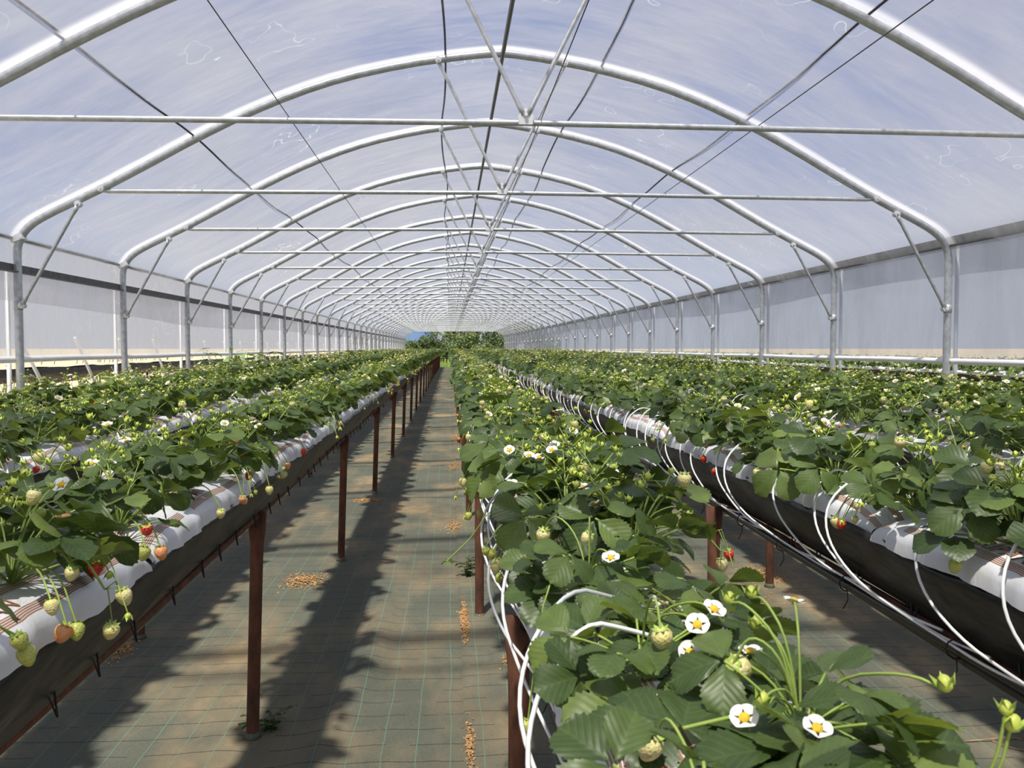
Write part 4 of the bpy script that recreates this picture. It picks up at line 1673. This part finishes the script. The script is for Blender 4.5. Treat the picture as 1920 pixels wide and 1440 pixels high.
tuft('weed', -.70, 3.30, fz_at(-.7, 3.3), 9, .06, .13, M['leaf'], 'small wilted weed at the foot of the nearest table leg', 'weed', 1, .004)
tuft('weed', .11, 5.4, fz_at(.11, 5.4), 6, .12, .08, M['leaf'], 'little flowering weed by a leg of the first table right', 'weed', 2, .005)
tuft('weed', -3.25, 12.6, 0, 34, 1.36, .42, M['weed'], 'tall pale green weed growing beside the left curtain', 'weed', 3, .02)
tuft('weed', -3.22, 14.0, 0, 26, 1.34, .40, M['weed'], 'second pale green weed behind the tall one at the left curtain', 'weed', 4, .02)
for i, (x, y, a) in enumerate(((1.72, 3.2, .5), (1.95, 3.0, -.3))):
    mb = MB()
    mb.tube(smooth_path([(0, 0, .004), (.09, .02, .012), (.17, .07, .006), (.26, .05, .004)], 2), .0018, 4)
    mb.tube(smooth_path([(.09, .02, .010), (.14, -.03, .008), (.22, -.04, .005)], 1), .0014, 4)
    tag(ob('dry_stem', mb.mesh('dry_stem', [M['sand']]), None, (x, y, fz_at(x, y)), (0, 0, a)), ('nearer' if i else 'farther') + ' dry brown runner lying on the cloth right of the front plants', 'dry stem')
mb = MB()
mb.tube([(.6, 8.45, fz_at(.6, 8.45) + .012), (1.4, 8.5, fz_at(1.4, 8.5) + .013), (2.6, 8.5, fz_at(2.6, 8.5) + .012)], .014, 6)
tag(ob('ground_pipe', mb.mesh('ground_pipe', [M['black']])), 'black pipe lying across the floor under the right tables', 'pipe')

# ------------------------------------------------------------------ beyond the curtains
# left: an empty table with black sheeting and withered stems
lt = bpy.data.objects.new('growing_table', None)
C.objects.link(lt)
tag(lt, 'empty black-sheeted table with withered stems outside the left curtain', 'growing table', 'tables beyond the curtains')
rn_ = random.Random(90)
LX = -6.4
vs, fs = [], []
ysn = np.arange(3, 60, .25)
for y in ysn:
    lo_ = .97 + .03 * math.sin(y * 2.1) + .03 * rn_.random()
    hi_ = 1.20 + .01 * math.sin(y * 3.3) + .012 * rn_.random()
    vs += [(LX + .14, y, hi_), (LX + .17, y, (hi_ + lo_) / 2), (LX + .10, y, lo_), (LX - .10, y, lo_), (LX - .17, y, (hi_ + lo_) / 2), (LX - .14, y, hi_)]
for i in range(len(ysn) - 1):
    for j in range(5):
        q = i * 6 + j
        fs.append((q, q + 1, q + 7, q + 6))
mb = MB()
mb.add(vs, fs)
ob('black_sheeting', mb.mesh('black_sheeting', [M['liner']]), lt)
for i in range(22):
    mb = MB()
    mb.tube([(LX, 4 + i * 2.4, -.05), (LX, 4 + i * 2.4, 1.05)], .022, 6)
    ob('leg', mb.mesh('leg', [M['rust']]), lt)
mb = MB()
for k in range(420):
    y = rn_.uniform(4, 40)
    x = LX + rn_.uniform(-.2, .2)
    z1 = rn_.uniform(.2, .7)
    if rn_.random() < .25:
        mb.tube([(x, y, 1.25), (x + .02, y + .02, 1.36)], .006, 3)
    mb.tube([(x, y, 1.06), (x + rn_.uniform(-.06, .06), y + rn_.uniform(-.08, .08), .8), (x + rn_.uniform(-.1, .1), y + rn_.uniform(-.2, .2), z1)], .005, 3)
wo = ob('withered_stems', mb.mesh('withered_stems', [M['bark']]), lt)
wo['kind'] = 'stuff'
# right: the neighbouring rows of strawberries
rows = []
r = random.Random(44)
for cx in (9.6, 10.5, 11.4):
    y = 8.0
    while y < 52:
        rows.append((cx + r.uniform(-.05, .05), y, 1.10))
        y += r.uniform(.2, .28)
nb_ = crop_object('neighbouring_crop', rows, 0)
tag(nb_, 'strawberry rows of the next tunnel seen under the right curtain', 'strawberry plants', kind='stuff')
for i, cx in enumerate((9.6, 10.5, 11.4)):
    t = bpy.data.objects.new('growing_table', None)
    C.objects.link(t)
    tag(t, 'white-bagged table of the next tunnel, %s from the right curtain' % ordinal(i + 1), 'growing table', 'tables beyond the curtains')
    mb = MB()
    sec = [(-.13, 1.03), (-.15, 1.05), (-.13, 1.085), (0, 1.10), (.13, 1.085), (.15, 1.05), (.13, 1.03)]
    yy = np.arange(7, 54, .5)
    vs = [(cx + a, y, z + .01 * math.sin(y * 6)) for y in yy for a, z in sec]
    fs = [(q_ * 7 + j, q_ * 7 + j + 1, q_ * 7 + j + 8, q_ * 7 + j + 7) for q_ in range(len(yy) - 1) for j in range(6)]
    mb.add(vs, fs)
    ob('bag_row', mb.mesh('bag_row', [M['hem']]), t)
    mb = MB()
    mb.add([(cx + a, y, z) for y in yy for a, z in ((-.13, 1.04), (-.07, .9), (.07, .9), (.13, 1.04))],
           [(q_ * 4 + j, q_ * 4 + j + 1, q_ * 4 + j + 5, q_ * 4 + j + 4) for q_ in range(len(yy) - 1) for j in range(3)])
    ob('trough_liner', mb.mesh('trough_liner', [M['liner']]), t)
    for k in range(18):
        ob('leg', LEG, t, (cx, 7.5 + 2.65 * k, .02))

# ------------------------------------------------------------------ trees, meadow and hill past the far end
def tree_leaf(name, c0, c1):
    m, N, L, out = new_mat(name)
    n = noise(N, L, 1.2, 5)
    r = ramp(N, [(.3, c0), (.7, c1)])
    L.new(n.outputs['Fac'], r.inputs[0])
    b = principled(N, rough=.6, spec=.3)
    L.new(r.outputs[0], b.inputs['Base Color'])
    L.new(b.outputs[0], out.inputs[0])
    return m


TL = [tree_leaf('tree_leaf_dark', (.075, .11, .045), (.15, .20, .085)), tree_leaf('tree_leaf_mid', (.10, .15, .055), (.20, .26, .10)), tree_leaf('tree_leaf_brown', (.11, .11, .05), (.20, .18, .08))]


def tree(x, y, h, rx, mat, seed, label):
    r = np.random.RandomState(seed)
    root = bpy.data.objects.new('tree', None)
    C.objects.link(root)
    root.location = (x, y, 0)
    tag(root, label, 'tree', 'trees beyond the far end')
    mb = MB()
    mb.tube([(0, 0, -.1), (.05, 0, h * .3), (-.05, .05, h * .6), (0, 0, h * .85)], [.10, .08, .05, .02], 6)
    for k in range(4):
        a = k * 1.7
        mb.tube([(0, 0, h * .3), (math.cos(a) * rx * .5, math.sin(a) * rx * .5, h * .55)], [.05, .02], 5)
    ob('trunk', mb.mesh('trunk', [M['bark']]), root)
    lob = [(r.uniform(-.6, .6) * rx, r.uniform(-.5, .5) * rx, h * r.uniform(.22, .82), rx * r.uniform(.30, .50)) for _ in range(11)]
    V, F_ = [], []
    n_ = 2600
    for k in range(n_):
        lx_, ly_, lz_, lr = lob[k % 11]
        d = r.normal(size=3)
        d /= np.linalg.norm(d)
        p = np.array([lx_, ly_, lz_]) + d * lr * r.uniform(.7, 1.05)
        if p[2] < .15:
            p[2] = .15 + r.rand() * .5
        a = r.normal(size=3)
        a /= np.linalg.norm(a)
        b_ = np.cross(a, r.normal(size=3))
        b_ /= np.linalg.norm(b_)
        s = r.uniform(.07, .15)
        o_ = len(V)
        V += [tuple(p - a * s), tuple(p + b_ * s * .6), tuple(p + a * s), tuple(p - b_ * s * .6)]
        F_.append((o_, o_ + 1, o_ + 2, o_ + 3))
    ob('foliage', MB().add(V, F_).mesh('foliage', [mat], False), root)


tree(-5.6, 88, 3.0, 1.5, TL[0], 1, 'low dark tree at the left edge of the far opening')
tree(-3.4, 86, 2.9, 1.5, TL[0], 2, 'low rounded tree right of the leftmost far tree')
tree(-1.6, 87, 4.0, 1.8, TL[0], 3, 'dark tree in front of the haze-blue hill at the far end')
tree(.6, 92, 4.6, 1.9, TL[1], 4, 'taller green tree left of centre at the far end')
tree(2.6, 89, 5.0, 1.8, TL[2], 5, 'brownish tree at the centre right of the far end')
tree(1.7, 82, 3.2, 1.4, TL[1], 6, 'bright bushy tree in front of the brownish one')
tree(4.6, 88, 5.0, 2.0, TL[0], 7, 'dark tree at the right of the far opening')
tree(6.6, 86, 4.8, 2.0, TL[0], 8, 'rightmost dark tree by the far right curtain')
tree(-.3, 79, 2.0, 1.2, TL[1], 9, 'low bush straight down the aisle')
tree(3.2, 78, 1.9, 1.2, TL[1], 10, 'low bush right of the aisle end')
tree(-8.5, 88, 3.2, 2.0, TL[0], 11, 'dark tree hidden behind the left curtain')
tree(9.5, 88, 4.6, 2.2, TL[1], 12, 'green tree behind the far right curtain')

mb = MB()
r = random.Random(6)
for k in range(9000):
    x, y = r.uniform(-9, 10), r.uniform(66.8, 84)
    h_ = r.uniform(.12, .4)
    a = r.random() * 6.28
    w = .02
    mb.add([(x - w * math.cos(a), y - w * math.sin(a), -.03), (x + w * math.cos(a), y + w * math.sin(a), -.03), (x + r.uniform(-.1, .1), y + r.uniform(-.1, .1), h_)], [(0, 1, 2)])
tag(ob('grass', mb.mesh('grass', [M['grass']], False)), 'yellow-green meadow grass past the end of the aisle', 'grass', kind='stuff')
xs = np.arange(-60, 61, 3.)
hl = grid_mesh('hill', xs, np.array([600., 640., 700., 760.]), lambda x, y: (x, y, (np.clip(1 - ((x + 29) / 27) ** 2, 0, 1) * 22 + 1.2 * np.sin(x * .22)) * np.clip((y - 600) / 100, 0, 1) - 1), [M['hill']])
tag(ob('hill', hl), 'distant wooded hill coloured haze-blue beyond the trees at the far end', 'hill', kind='structure')
